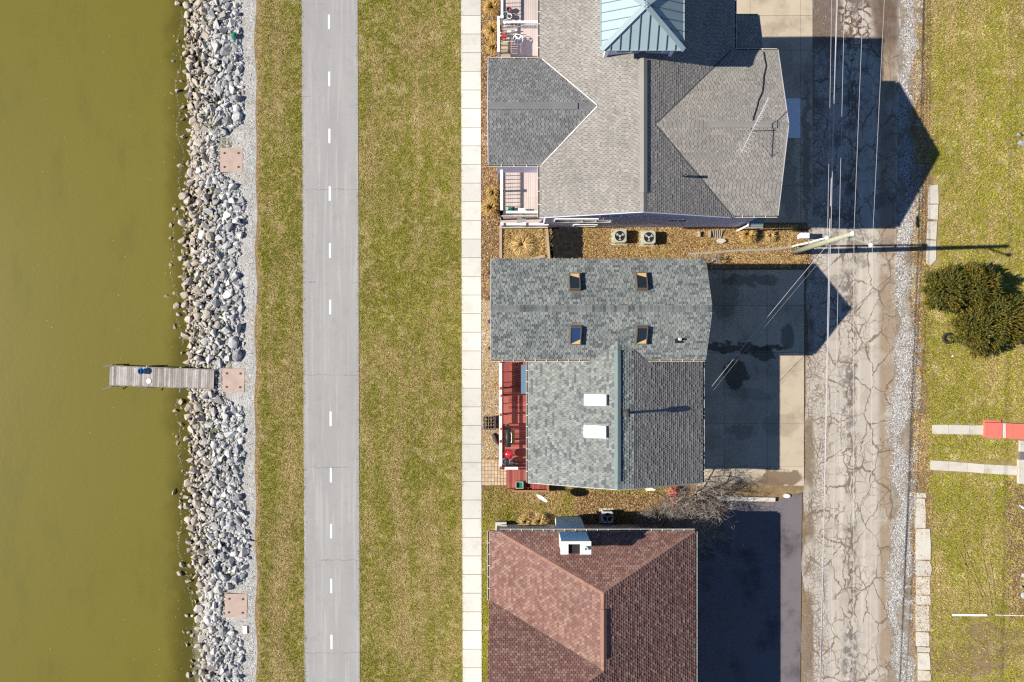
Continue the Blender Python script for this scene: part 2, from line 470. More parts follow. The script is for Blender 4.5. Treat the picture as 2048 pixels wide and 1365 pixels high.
def mat_rock():
    m, nt, b = newmat('limestone')
    x = XYZ(nt)
    c = RAMP(nt, TONE(nt), [(0.0, (0.19, 0.195, 0.21)), (0.35, (0.30, 0.305, 0.32)), (0.7, (0.40, 0.405, 0.41)), (1.0, (0.55, 0.545, 0.53))])
    n1 = NOISE(nt, 2.4, 5, 0.65); n2 = NOISE(nt, 14.0, 4, 0.7)
    warm = M(nt, 'SUBTRACT', 1.0, STEP(nt, M(nt, 'ADD', x[0], M(nt, 'MULTIPLY', TONE(nt), 1.6)), -19.9, -17.9))
    c = MIX(nt, M(nt, 'MULTIPLY', warm, 0.75), c, (0.42, 0.355, 0.27), 'MIX')
    c = MIX(nt, M(nt, 'MULTIPLY', STEP(nt, n1, 0.48, 0.7), 0.45), c, (0.27, 0.27, 0.28))
    c = MIX(nt, M(nt, 'MULTIPLY', STEP(nt, n2, 0.56, 0.72), 0.35), c, (0.68, 0.67, 0.65))
    wetline = M(nt, 'SUBTRACT', 1.0, STEP(nt, x[2], -0.93, -0.70))
    c = MIX(nt, M(nt, 'MULTIPLY', wetline, 0.85), c, (0.21, 0.155, 0.05))
    finish(nt, b, c, 0.85, n2, 0.6, 0.05, spec=0.25)
    return m
def mat_foliage(name, a, b2, c3):
    m, nt, b = newmat(name)
    c = RAMP(nt, TONE(nt), [(0.0, a), (0.45, b2), (0.8, b2), (1.0, c3)])
    n = NOISE(nt, 1.3, 3)
    c = MIX(nt, STEP(nt, n, 0.45, 0.65), c, (1.5, 1.1, 0.6), 'MULTIPLY')
    finish(nt, b, c, 0.6, spec=0.3)
    return m

A = {}
A['water'] = mat_water()
A['lakebed'] = mat_soil('lake_mud', (0.08, 0.08, 0.05), (0.12, 0.115, 0.072), (0.20, 0.18, 0.12))
A['soil'] = mat_soil('bare_soil', (0.17, 0.115, 0.06), (0.22, 0.155, 0.085), (0.28, 0.215, 0.13))
A['lawnsoil'] = mat_soil('thatch', (0.20, 0.155, 0.055), (0.29, 0.225, 0.09), (0.36, 0.28, 0.12))
A['verge_dirt'] = mat_soil('stony_dirt', (0.17, 0.135, 0.10), (0.25, 0.21, 0.165), (0.36, 0.33, 0.29), 1.4)
A['mulch'] = mat_soil('mulch_soil', (0.12, 0.07, 0.035), (0.18, 0.11, 0.055), (0.26, 0.17, 0.09), 3.0)
A['blackmulch'] = mat_soil('black_mulch', (0.006, 0.006, 0.007), (0.012, 0.012, 0.013), (0.025, 0.023, 0.022), 4.0)
A['shoulder'] = mat_soil('gravel_bed', (0.24, 0.225, 0.20), (0.33, 0.325, 0.315), (0.40, 0.395, 0.39), 1.2)
A['path'] = mat_asphalt_path()
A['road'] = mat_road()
A['sidewalk'] = mat_concrete('sidewalk_concrete', (0.515, 0.51, 0.475), (0.44, 0.43, 0.385), 0.8, 0.3)
A['drive'] = mat_concrete('driveway_concrete', (0.44, 0.375, 0.285), (0.27, 0.225, 0.165), 0.38, 0.35,
    stains=((1473, 748, 26, 32, .85, (0.07, 0.06, 0.048)), (1490, 696, 95, 9, .85, (0.07, 0.06, 0.048)), (1525, 706, 26, 16, .8, (0.07, 0.06, 0.048)), (1576, 672, 13, 24, .6, (0.07, 0.06, 0.048)), (1445, 590, 34, 48, .4, (0.07, 0.06, 0.048)), (1560, 850, 40, 26, .3, (0.15, 0.105, 0.07)),
            (1500, 790, 50, 12, .25, (0.07, 0.06, 0.048)), (1480, 865, 30, 14, .35, (0.07, 0.06, 0.048)), (1560, 958, 46, 20, .9, (0.15, 0.105, 0.07)), (1515, 968, 60, 12, .75, (0.15, 0.105, 0.07)), (1440, 960, 30, 10, .3, (0.15, 0.105, 0.07)), (1500, 560, 60, 14, .5, (0.07, 0.06, 0.048)),
            (1560, 120, 30, 40, .25, (0.15, 0.105, 0.07)), (1540, 60, 40, 12, .2, (0.15, 0.105, 0.07)), (1580, 380, 18, 60, .35, (0.07, 0.06, 0.048)), (1612, 300, 9, 150, .5, (0.07, 0.06, 0.048)), (1568, 300, 20, 40, .3, (0.07, 0.06, 0.048))))
A['oldwalk'] = mat_concrete('old_concrete', (0.50, 0.475, 0.42), (0.38, 0.345, 0.285), 1.3, 0.4)
A['blacktop'] = mat_concrete('weathered_blacktop', (0.135, 0.12, 0.132), (0.05, 0.046, 0.05), 0.5, 0.4)
A['stain'] = plain('wet_stain', (0.13, 0.11, 0.085), 0.6, 0.2, 3)
A['dirtstain'] = plain('soil_stain', (0.15, 0.105, 0.07), 0.9, 0.3, 3)
A['paint'] = plain('road_paint', (0.78, 0.78, 0.76), 0.7, 0.06, 8)
A['pad'] = plain('pink_concrete', (0.40, 0.305, 0.262), 0.9, 0.2, 1.6, 30)
A['iron'] = plain('rusty_iron', (0.10, 0.065, 0.05), 0.7, 0.2, 8)
A['gravel'] = mat_gravel()
A['rock'] = mat_rock()
A['grass'] = mat_grass('lawn_blades', (0.49, 0.385, 0.165), (0.64, 0.53, 0.29), (0.235, 0.24, 0.03), (0.25, 0.185, 0.06), 0.492)
A['grass2'] = mat_grass('rough_grass_blades', (0.51, 0.40, 0.155), (0.66, 0.545, 0.29), (0.29, 0.285, 0.034), (0.25, 0.185, 0.06), 0.482, 31.0)
A['straw'] = mat_grass('dry_grass_blades', (0.56, 0.41, 0.17), (0.72, 0.57, 0.3), (0.33, 0.28, 0.07), (0.32, 0.18, 0.07), 0.60, 11.0)
A['yardmix'] = mat_grass('mixed_yard_blades', (0.50, 0.37, 0.15), (0.66, 0.52, 0.27), (0.26, 0.25, 0.035), (0.25, 0.16, 0.06), 0.525, 17.0)
A['gold'] = mat_grass('golden_grass_blades', (0.52, 0.34, 0.11), (0.68, 0.51, 0.23), (0.42, 0.29, 0.08), (0.30, 0.17, 0.05), 0.7, 3.0)
A['leaf'] = toned('fallen_leaves', [(0.0, (0.09, 0.05, 0.03)), (0.4, (0.22, 0.12, 0.06)), (0.75, (0.33, 0.2, 0.1)), (1.0, (0.5, 0.37, 0.22))], fvar=0.1, wear=0.1)
A['chip'] = toned('pebbles', [(0.0, (0.16, 0.11, 0.07)), (0.5, (0.38, 0.30, 0.2)), (1.0, (0.6, 0.53, 0.42))], fvar=0.1, wear=0.1)
A['roof1'] = toned('grey_shingles', [(0.0, (0.185, 0.176, 0.166)), (0.2, (0.215, 0.204, 0.191)), (0.8, (0.248, 0.234, 0.218)), (1.0, (0.28, 0.264, 0.244))], wear=0.17, wscale=0.5, fvar=0.3)
A['roof1w'] = toned('dark_grey_shingles', [(0.0, (0.12, 0.122, 0.126)), (0.3, (0.155, 0.157, 0.161)), (0.8, (0.188, 0.188, 0.192)), (1.0, (0.22, 0.22, 0.221))], wear=0.24, wscale=0.5, fvar=0.3)
A['roof2'] = toned('blue_grey_shingles', [(0.0, (0.088, 0.099, 0.105)), (0.15, (0.118, 0.131, 0.135)), (0.32, (0.165, 0.182, 0.18)), (0.75, (0.195, 0.212, 0.205)), (1.0, (0.245, 0.258, 0.245))], wear=0.2, wscale=0.6, fvar=0.25)
A['roof3'] = toned('red_brown_shingles', [(0.0, (0.16, 0.078, 0.068)), (0.35, (0.19, 0.098, 0.084)), (0.62, (0.214, 0.118, 0.099)), (0.78, (0.242, 0.145, 0.12)), (1.0, (0.272, 0.172, 0.14))], wear=0.18, wscale=0.5, fvar=0.25)
A['cap3'] = toned('rust_cap_shingles', [(0.0, (0.21, 0.115, 0.087)), (1.0, (0.265, 0.15, 0.115))], wear=0.1)
A['cap2'] = toned('teal_cap_shingles', [(0.0, (0.12, 0.16, 0.165)), (1.0, (0.17, 0.21, 0.21))], wear=0.1)
A['cap2b'] = toned('blue_grey_cap_shingles', [(0.0, (0.10, 0.11, 0.115)), (0.4, (0.19, 0.205, 0.20)), (1.0, (0.26, 0.27, 0.255))], wear=0.1)
A['cap1'] = toned('grey_cap_shingles', [(0.0, (0.19, 0.18, 0.17)), (1.0, (0.235, 0.225, 0.21))], wear=0.1)
A['underlay'] = plain('roof_felt', (0.07, 0.068, 0.065), 0.95, 0.1)
A['seam_metal'] = plain('blue_green_metal', (0.265, 0.345, 0.38), 0.5, 0.06, 1.2, 20, metal=0.0, spec=0.3)
A['seam_dark'] = plain('seam_shadow_metal', (0.12, 0.17, 0.20), 0.5, 0.05)
A['white'] = plain('white_paint', (0.76, 0.76, 0.75), 0.5, 0.04, 5, 30)
A['gutter'] = plain('white_gutter', (0.68, 0.66, 0.62), 0.45, 0.08, 3, 20)
A['leaves_wet'] = plain('gutter_debris', (0.09, 0.075, 0.05), 0.9, 0.3, 20)
A['siding1'] = plain('lavender_siding', (0.56, 0.54, 0.68), 0.8, 0.06)
A['siding2'] = plain('grey_siding', (0.42, 0.42, 0.44), 0.8, 0.06)
A['stucco'] = plain('white_stucco', (0.66, 0.63, 0.58), 0.9, 0.08, 3, 40)
def mat_glass():
    m, nt, b = newmat('window_glass')
    b.inputs['Base Color'].default_value = (0.015, 0.022, 0.03, 1)
    b.inputs['Roughness'].default_value = 0.04
    b.inputs['Specular IOR Level'].default_value = 0.6
    return m
A['glass'] = mat_glass()
A['palecladding'] = plain('pale_blue_cladding', (0.36, 0.70, 0.98), 0.6, 0.05, 1.5, 20)  # blue skylight on the chimney's shaded side, put into the colour
A['bronze'] = plain('bronze_frame', (0.13, 0.092, 0.062), 0.5, 0.1)
A['shade'] = plain('tan_blind', (0.55, 0.38, 0.18), 0.8, 0.05)
A['blindblue'] = plain('blue_tinted_glass', (0.02, 0.05, 0.13), 0.08, 0.05, spec=0.5)
A['acrylic'] = plain('white_acrylic', (0.80, 0.80, 0.80), 0.3, 0.02)
A['deckpink'] = toned('pinkish_composite', [(0, (0.42, 0.36, 0.34)), (1, (0.50, 0.43, 0.41))], fvar=0.1, wear=0.1)
A['deckred'] = toned('red_stained_board', [(0, (0.20, 0.045, 0.042)), (0.5, (0.27, 0.068, 0.058)), (1, (0.33, 0.10, 0.078))], fvar=0.15, wear=0.2)
A['dockwood'] = toned('weathered_plank', [(0, (0.20, 0.175, 0.16)), (0.5, (0.29, 0.265, 0.25)), (1, (0.40, 0.375, 0.36))], fvar=0.5, wear=0.2, fine=18, streak=(4, 1, 1))
A['timber'] = toned('landscape_timber', [(0, (0.30, 0.235, 0.17)), (1, (0.43, 0.35, 0.27))], fvar=0.25)
A['brownwood'] = toned('brown_lumber', [(0, (0.24, 0.12, 0.055)), (1, (0.34, 0.19, 0.09))], fvar=0.2)
A['paver'] = toned('tan_paver', [(0, (0.40, 0.29, 0.19)), (1, (0.52, 0.40, 0.28))], fvar=0.15)
A['steel'] = plain('galvanised_steel', (0.45, 0.46, 0.47), 0.4, 0.1, 5, metal=0.6)
A['steel2'] = plain('dull_aluminium', (0.50, 0.50, 0.52), 0.5, 0.1, 5)
A['black'] = plain('black_iron', (0.018, 0.018, 0.02), 0.5, 0.2)
A['rubber'] = plain('black_rubber', (0.025, 0.025, 0.025), 0.8, 0.2)
A['blue'] = plain('blue_plastic', (0.03, 0.25, 0.50), 0.4, 0.05)
A['darkblue'] = plain('dark_blue_plastic', (0.01, 0.06, 0.16), 0.5, 0.05)
A['teal'] = plain('teal_glaze', (0.16, 0.40, 0.46), 0.3, 0.05)
A['green'] = plain('green_plastic', (0.01, 0.17, 0.10), 0.4, 0.1)
A['redenamel'] = plain('red_enamel', (0.55, 0.015, 0.03), 0.15, 0.02, spec=0.6)
A['redcloth'] = plain('red_paint', (0.34, 0.04, 0.035), 0.6, 0.1)
A['coral'] = plain('coral_paint', (0.60, 0.155, 0.115), 0.7, 0.06, 1.5, 20)
A['polewood'] = plain('weathered_pole', (0.30, 0.31, 0.22), 0.9, 0.15, 4, 30)
A['porcelain'] = plain('porcelain', (0.8, 0.8, 0.8), 0.25, 0.02, spec=0.5)
A['cable'] = plain('aluminium_cable', (0.45, 0.44, 0.48), 0.5, 0.1, metal=0.2)
A['darkcable'] = plain('black_cable', (0.02, 0.02, 0.025), 0.6, 0.1)
A['condenser'] = plain('sage_condenser', (0.36, 0.38, 0.31), 0.5, 0.06)
A['fanmetal'] = plain('fan_blade_metal', (0.40, 0.41, 0.43), 0.4, 0.05)
A['pedestal'] = plain('pale_grey_cabinet', (0.66, 0.68, 0.74), 0.5, 0.04)
A['bark'] = plain('grey_bark', (0.30, 0.27, 0.24), 0.9, 0.2, 10)
A['twig'] = toned('pale_twigs', [(0, (0.14, 0.115, 0.10)), (0.6, (0.27, 0.235, 0.21)), (1, (0.42, 0.385, 0.355))], fvar=0.1, wear=0.2)
A['yew'] = mat_foliage('yew_needles', (0.022, 0.034, 0.008), (0.10, 0.11, 0.017), (0.30, 0.22, 0.045))
A['yewtip'] = mat_foliage('yew_shoots', (0.09, 0.085, 0.016), (0.19, 0.135, 0.028), (0.36, 0.22, 0.07))
A['redleaf'] = toned('red_leaves', [(0, (0.3, 0.05, 0.04)), (1, (0.6, 0.16, 0.13))], fvar=0.1)
A['dark'] = plain('dark_void', (0.02, 0.02, 0.02), 0.9, 0.1)
A['awning'] = plain('blue_grey_metal_roof', (0.13, 0.19, 0.22), 0.5, 0.08)
A['bench'] = plain('brown_wicker', (0.07, 0.05, 0.05), 0.8, 0.2)
A['tarp'] = plain('blue_cover', (0.09, 0.16, 0.23), 0.6, 0.1)

# ------------------------------------------------------------------ the setting: ground, lake, bank, paths
YA, YB = -150.0, 150.0
def sheet(name, poly, z, mat, parent=None, kind='structure'):
    mb = MB(); mb.add([(p[0], p[1], z) for p in poly], [tuple(range(len(poly)))])
    o = mb.build(name, mat, parent, kind if parent is None else None, fixn=False)
    me = o.data
    if me.polygons[0].normal.z < 0:
        me.flip_normals()
    return o
# bank profile: plan x (photo px from centre) -> height
BANK_X = [-3000, -820, -740, -700, -650, -600, -560, -535, -519]
BANK_Z = [-2.6, -2.0, -1.42, -1.18, -0.93, -0.50, -0.24, -0.10, -0.03]
def bank_z(gx):
    return np.interp(gx, BANK_X, BANK_Z)
mb = MB()
ys = np.concatenate(([YA], np.linspace(-26, 26, 60), [YB]))
xs = np.array(BANK_X + [-508.0]) / S
for j, y in enumerate(ys):
    for i, x in enumerate(xs):
        z = bank_z(x * S) if i < len(BANK_X) else -0.012
        mb.v.append((x + (0.25 * math.sin(y * 0.9 + i) if 0 < i < len(xs) - 1 else 0), y, float(z) + (0.05 * math.sin(y * 2.3 + i * 2) - 0.05 if 0 < i < 5 else -0.03)))
nx = len(xs)
for j in range(len(ys) - 1):
    for i in range(nx - 1):
        mb.f.append((j * nx + i, j * nx + i + 1, (j + 1) * nx + i + 1, (j + 1) * nx + i))
mb.build('lake_bank', A['lakebed'], kind='structure')
sheet('ground', [(-508 / S, -400), (900, -400), (900, 400), (-508 / S, 400)], -0.02, A['soil'])
sheet('lake', [(-900, -400), (-560 / S, -400), (-560 / S, 400), (-900, 400)], -0.9, A['water'])
# gravel bed above the rocks follows the ragged lip of the grass
lip = [(x, y) for y, x in wiggly(-150, 150, 320, 0.19, 3)]
lipx = lambda y: float(np.interp(y, [p[1] for p in lip], [p[0] for p in lip])) - 512 / S
mb = MB()
yy = np.linspace(-60, 60, 240)
for y in yy:
    for f in (0.0, 0.35, 0.7, 1.0):
        x = -575 / S + (lipx(y) + 575 / S) * f
        mb.v.append((x, y, float(bank_z(x * S)) + 0.012 if f < 1 else 0.0))
for j in range(len(yy) - 1):
    for i in range(3):
        mb.f.append((j * 4 + i, j * 4 + i + 1, (j + 1) * 4 + i + 1, (j + 1) * 4 + i))
mb.build('gravel_bed', A['shoulder'], kind='structure')
PL = lambda y: (-417.5 + y * -0.0) / S
def edgex(px_top, px_bot, y):
    t = (682.5 - y * S) / 1365.0
    return (px_top + (px_bot - px_top) * t - 1024) / S
def strip(a0, a1, b0, b1, y0=YA, y1=YB):
    return [(edgex(a0, a1, y0), y0), (edgex(b0, b1, y0), y0), (edgex(b0, b1, y1), y1), (edgex(a0, a1, y1), y1)]
# lawns
pts = [(lipx(y), y) for y in np.linspace(-60, 60, 240)] + [(edgex(604, 610, 60), 60), (edgex(604, 610, -60), -60)]
sheet('verge', pts, 0.0, A['lawnsoil'])
sheet('edge_soil', [(lipx(y) - .02, y) for y in np.linspace(-60, 60, 240)] + [(lipx(y) + .26 + .08 * math.sin(y * 3.1) * math.sin(y * 1.3), y) for y in np.linspace(60, -60, 240)], 0.004, A['soil'])
sheet('lawn', strip(714, 719, 923, 927), 0.0, A['lawnsoil'])
# bike path
mb = MB(); mb.prism(strip(603.5, 609.5, 715.5, 720), -0.02, 0.03)
bike = mb.build('bike_path', A['path'], kind='structure')
dashes = [-72, 44.5, 158.5, 272.5, 387.5, 501.5, 614.5, 838, 950.5, 1062.5, 1172, 1284, 1396, 1508]
for py in dashes:
    px = 658 + 5.5 * py / 1365
    c = W(px, py)
    dm = MB(); dm.add([(c.x - 0.06, c.y - 0.46, 0.034), (c.x + 0.06, c.y - 0.46, 0.034), (c.x + 0.06, c.y + 0.46, 0.034), (c.x - 0.06, c.y + 0.46, 0.034)], [(0, 1, 2, 3)])
    dm.build('lane_dash', A['paint'], bike)
# sidewalk of separate slabs
sw = bpy.data.objects.new('sidewalk', None); col.objects.link(sw); sw['kind'] = 'structure'
for k in range(-3, 40):
    y1 = W(0, 32 + 37.25 * k - 37).y; y0 = y1 - 37.25 / S + 0.03
    jit = random.uniform(-0.004, 0.004)
    sm = MB()
    sm.prism([(edgex(922, 925.5, y0), y0), (edgex(961.5, 963.5, y0), y0), (edgex(961.5, 963.5, y1), y1), (edgex(922, 925.5, y1), y1)], -0.02, 0.045 + jit)
    sm.build('slab', A['sidewalk'], sw)
# yards
sheet('side_yard', [W(963, -60), W(1400, -60), W(1400, 460), W(1625, 455), W(1625, 530), W(1418, 531), W(1400, 1010), W(1400, 1420), W(963, 1420)], 0.0, A['mulch'])
sheet('mulch_bed', [W(1101, 455), W(1166, 454), W(1168, 500), W(1164, 521), W(1101, 521)], 0.006, A['blackmulch'])  # near-black rectangle of ground beside the deck landing
# road, shoulder and right-hand field
sheet('gravel_shoulder', strip(1775, 1772, 1868, 1850), 0.004, A['verge_dirt'])
sheet('roadside_soil', [((np.interp(y, [-22, -2, 4, 22], [1832, 1836, 1826, 1832]) - 1024 + 7 * math.sin(y * 1.7) + 5 * math.sin(y * 4.1)) / S, y) for y in np.linspace(-60, 60, 300)] + [((1866 - 1024) / S, 60), ((1866 - 1024) / S, -60)], 0.009, A['soil'])
sheet('field', strip(1850, 1838, 4000, 4000), 0.0, A['lawnsoil'])
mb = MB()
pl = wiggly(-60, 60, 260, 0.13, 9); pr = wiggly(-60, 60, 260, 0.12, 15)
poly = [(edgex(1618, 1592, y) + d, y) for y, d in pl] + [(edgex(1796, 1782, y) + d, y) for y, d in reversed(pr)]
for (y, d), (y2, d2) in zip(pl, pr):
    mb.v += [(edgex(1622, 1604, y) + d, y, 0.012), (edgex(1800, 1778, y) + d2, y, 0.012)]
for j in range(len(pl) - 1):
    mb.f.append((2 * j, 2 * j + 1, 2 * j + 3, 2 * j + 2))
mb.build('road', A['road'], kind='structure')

# driveways: slabs with joints
def slabs(name, xs_, ys_, mat, z=0.03, gap=0.018, special=None):
    d = bpy.data.objects.new(name, None); col.objects.link(d); d['kind'] = 'structure'
    for i in range(len(xs_) - 1):
        for j in range(len(ys_) - 1):
            a = W(xs_[i], ys_[j]); b_ = W(xs_[i + 1], ys_[j + 1])
            m_ = MB(); m_.box(a.x + gap / 2, b_.x - gap / 2, b_.y + gap / 2, a.y - gap / 2, -0.02, z + random.uniform(-0.005, 0.004))
            m_.build('slab', A['pedestal'] if (i, j) == special else mat, d)
    return d
d1 = slabs('driveway', [1395, 1500, 1601, 1625], [-70, -40, 32, 101, 197, 277, 372, 446], A['drive'], special=(1, 4))
d2 = slabs('driveway', [1395, 1448, 1534, 1608], [540, 612, 705, 848, 934, 972], A['drive'])
mb = MB(); mb.prism([W(1392, 1003), W(1540, 1006), W(1604, 985), W(1600, 1420), W(1392, 1420)], -0.02, 0.02)
mb.build('blacktop_drive', A['blacktop'], kind='structure')

# ------------------------------------------------------------------ roofs
SHINGLE_QUOTA = {}
def clip(poly, conv):
    out = poly
    n = len(conv)
    for i in range(n):
        ax, ay = conv[i]; bx, by = conv[(i + 1) % n]
        res = []
        m = len(out)
        if m == 0:
            return []
        for k in range(m):
            p = out[k]; q = out[(k + 1) % m]
            dp = (bx - ax) * (p[1] - ay) - (by - ay) * (p[0] - ax)
            dq = (bx - ax) * (q[1] - ay) - (by - ay) * (q[0] - ax)
            if dp >= 0:
                res.append(p)
            if (dp >= 0) != (dq >= 0):
                t = dp / (dp - dq)
                res.append((p[0] + (q[0] - p[0]) * t, p[1] + (q[1] - p[1]) * t))
        out = res
    return out
class Roofer:
    def __init__(self, house, quota=300):
        self.house = house; self.left = quota; self.proto = {}
    def slope(self, polys, u, mat, w=0.40, c=0.155, t=0.02, want=0, under=None, thick=0.10, stag=0.5, name='roof_slope', vary=0.5):
        L = ORIGIN[self.house.name]
        polys = [[Vector(p) for p in q] for q in polys]
        u = Vector(u).normalized()
        n = (polys[0][1] - polys[0][0]).cross(polys[0][2] - polys[0][1]).normalized()
        if n.z < 0:
            n = -n
        v = n.cross(u).normalized()
        if v.z < 0:
            v = -v; u = -u
        o = polys[0][0]
        uv = []
        mb = MB()
        for q in polys:
            mb.slab(q, -n * thick)
            r = [((p - o).dot(u), (p - o).dot(v)) for p in q]
            a = sum(r[i][0] * r[(i + 1) % len(r)][1] - r[(i + 1) % len(r)][0] * r[i][1] for i in range(len(r)))
            uv.append(r if a > 0 else list(reversed(r)))
        roof = mb.build(name, under or A['underlay'], self.house, fixn=True)
        umin = min(p[0] for r in uv for p in r); umax = max(p[0] for r in uv for p in r)
        vmin = min(p[1] for r in uv for p in r); vmax = max(p[1] for r in uv for p in r)
        key = (mat.name, w, c, t)
        if key not in self.proto:
            pm = MB()
            g = 0.014
            pm.add([(g, 0, 0.003), (w - g, 0, 0.003), (w - g, c * 1.2, 0.001), (g, c * 1.2, 0.001), (g, 0, t), (w - g, 0, t), (w - g, c * 1.2, 0.006), (g, c * 1.2, 0.006)],
                   [(4, 5, 6, 7), (0, 1, 5, 4), (1, 2, 6, 5), (3, 0, 4, 7)])
            self.proto[key] = pm.mesh('shingle', mat)
        big = MB()
        rot = Matrix((u, v, n)).transposed().to_4x4()
        full = []; part_ = []
        nc = int(math.ceil((vmax - vmin) / c))
        for j in range(nc):
            v0 = vmin + j * c
            off = (j % 2) * w * stag + random.uniform(-vary, vary) * w * 0.5
            i = 0
            u0 = umin - w + off % w
            while u0 < umax:
                g = 0.014
                rect = [(u0 + g, v0), (u0 + w - g, v0), (u0 + w - g, v0 + c * 1.2), (u0 + g, v0 + c * 1.2)]
                done = False
                cl = []
                for r in uv:
                    k = clip(rect, r)
                    if len(k) >= 3:
                        ar = abs(sum(k[a][0] * k[(a + 1) % len(k)][1] - k[(a + 1) % len(k)][0] * k[a][1] for a in range(len(k)))) / 2
                        if ar > 0.999 * (w - 2 * g) * c * 1.2:
                            full.append((u0, v0)); done = True
                            break
                        if ar > 0.0008:
                            cl.append(k)
                if not done:
                    part_ += [(k, v0) for k in cl]
                u0 += w
        pick = set()
        if want and full:
            want = min(want, self.left, len(full))
            pick = set(random.sample(range(len(full)), want))
            self.left -= want
        for i, (u0, v0) in enumerate(full):
            if i in pick:
                s = link('shingle', self.proto[key], roof)
                s.matrix_local = Matrix.Translation(o + u * u0 + v * v0 - L) @ rot
            else:
                g = 0.014; tt = t * random.uniform(0.7, 1.35)
                part_.append(([(u0 + g, v0), (u0 + w - g, v0), (u0 + w - g, v0 + c * 1.2), (u0 + g, v0 + c * 1.2)], v0, tt))
        for it in part_:
            k, v0 = it[0], it[1]
            tt = it[2] if len(it) > 2 else t
            m = len(k)
            top = []; bot = []
            for (a, b_) in k:
                f = (b_ - v0) / (c * 1.2)
                p = o + u * a + v * b_
                top.append(p + n * (tt + (0.006 - tt) * f)); bot.append(p + n * 0.001)
            n0 = len(big.v)
            big.v += [tuple(p) for p in top + bot]
            big.f.append(tuple(n0 + i for i in range(m)))
            for i in range(m):
                i2 = (i + 1) % m
                if m == 4 and i == 2 and len(it) > 2:
                    continue
                big.f.append((n0 + m + i, n0 + m + i2, n0 + i2, n0 + i))
        big.build('shingle', mat, roof, kind='stuff')
        return roof
def cap_row(house, p0, p1, na, nb, mat, w=0.16, step=0.22, t=0.03, name='ridge_cap', lift=0.012):
    """overlapping cap shingles folded over a ridge or hip; na, nb: directions down the two slopes"""
    p0 = Vector(p0); p1 = Vector(p1); d = (p1 - p0); Ln = d.length; d.normalize()
    na = Vector(na).normalized(); nb = Vector(nb).normalized(); up = Vector((0, 0, 1))
    mb = MB(); k = 0
    while k * step < Ln:
        a = p0 + d * (k * step); b_ = p0 + d * min(Ln, k * step + step * 1.25)
        for (s, e, hh) in ((a, b_, t),):
            P = []
            for q, h in ((a, t + lift), (b_, lift + 0.004)):
                P += [q + na * w + up * (h * 0.8), q + up * (h + 0.012), q + nb * w + up * (h * 0.8), q + na * w - up * 0.02, q + nb * w - up * 0.02]
            mb.add(P, [(0, 1, 6, 5), (1, 2, 7, 6), (3, 0, 5, 8), (2, 4, 9, 7), (3, 4, 2, 1, 0)])
        k += 1
    return mb.build(name, mat, house, fixn=True)
def gutter(house, p0, p1, out, hang=0.62):
    prof = [(0, 0), (0, 0.10), (0.012, 0.10), (0.012, 0.012), (0.105, 0.012), (0.105, 0.095), (0.125, 0.095), (0.125, 0.0)]
    mb = MB(); mb.extrude(Vector(p0) - Vector((0, 0, 0.10)), Vector(p1) - Vector((0, 0, 0.10)), out, prof)
    g = mb.build('gutter', A['gutter'], house, fixn=True)
    p0 = Vector(p0); p1 = Vector(p1); d = (p1 - p0); n = max(1, int(d.length / hang)); out = Vector(out)
    for i in range(1, n):
        q = p0 + d * (i / n); hb = MB()
        hb.bar(q - Vector((0, 0, 0.006)), q + out * 0.12 - Vector((0, 0, 0.006)), 0.03, 0.012)
        hb.build('gutter_hanger', A['white'], g)
    db = MB(); db.extrude(p0 - Vector((0, 0, 0.085)), p1 - Vector((0, 0, 0.085)), out, [(0.015, 0), (0.103, 0), (0.103, 0.02), (0.015, 0.03)])
    db.build('gutter_debris', A['leaves_wet'], g, fixn=True)
    return g
def fascia(house, p0, p1, mat, w=0.06, h=0.18, drop=0.03, name='fascia'):
    mb = MB(); z = Vector((0, 0, drop + h / 2)); mb.bar(Vector(p0) - z, Vector(p1) - z, w, h)
    return mb.build(name, mat, house)
def window(house, c, width, height, nrm, n=1, frame=None, glass=None):
    """window in a vertical wall at c, nrm the outward horizontal normal"""
    c = Vector(c); nrm = Vector(nrm); s = Vector((-nrm.y, nrm.x, 0)); z = Vector((0, 0, 1))
    fm = MB(); fw = 0.09
    for sg in (-1, 1):
        fm.bar(c + s * sg * (width / 2 + fw / 2) - z * (height / 2 + fw) + nrm * 0.03, c + s * sg * (width / 2 + fw / 2) + z * (height / 2 + fw) + nrm * 0.03, 0.07, fw, up=nrm.cross(z))
        fm.bar(c - s * width / 2 + z * sg * (height / 2 + fw / 2) + nrm * 0.03, c + s * width / 2 + z * sg * (height / 2 + fw / 2) + nrm * 0.03, 0.07, fw)
    for i in range(1, n):
        q = c + s * (width * (i / n - 0.5))
        fm.bar(q - z * height / 2 + nrm * 0.025, q + z * height / 2 + nrm * 0.025, 0.05, 0.08, up=nrm.cross(z))
    w = fm.build('window', frame or A['white'], house)
    for i in range(n):
        a = c + s * (width * (i / n - 0.5)) + nrm * 0.008; b_ = c + s * (width * ((i + 1) / n - 0.5)) + nrm * 0.008
        gm = MB(); gm.add([a - z * height / 2, b_ - z * height / 2, b_ + z * height / 2, a + z * height / 2], [(0, 1, 2, 3)])
        gm.build('pane', glass or A['glass'], w, fixn=True)
    return w
XP, XN, YP, YN = Vector((1, 0, 0)), Vector((-1, 0, 0)), Vector((0, 1, 0)), Vector((0, -1, 0))

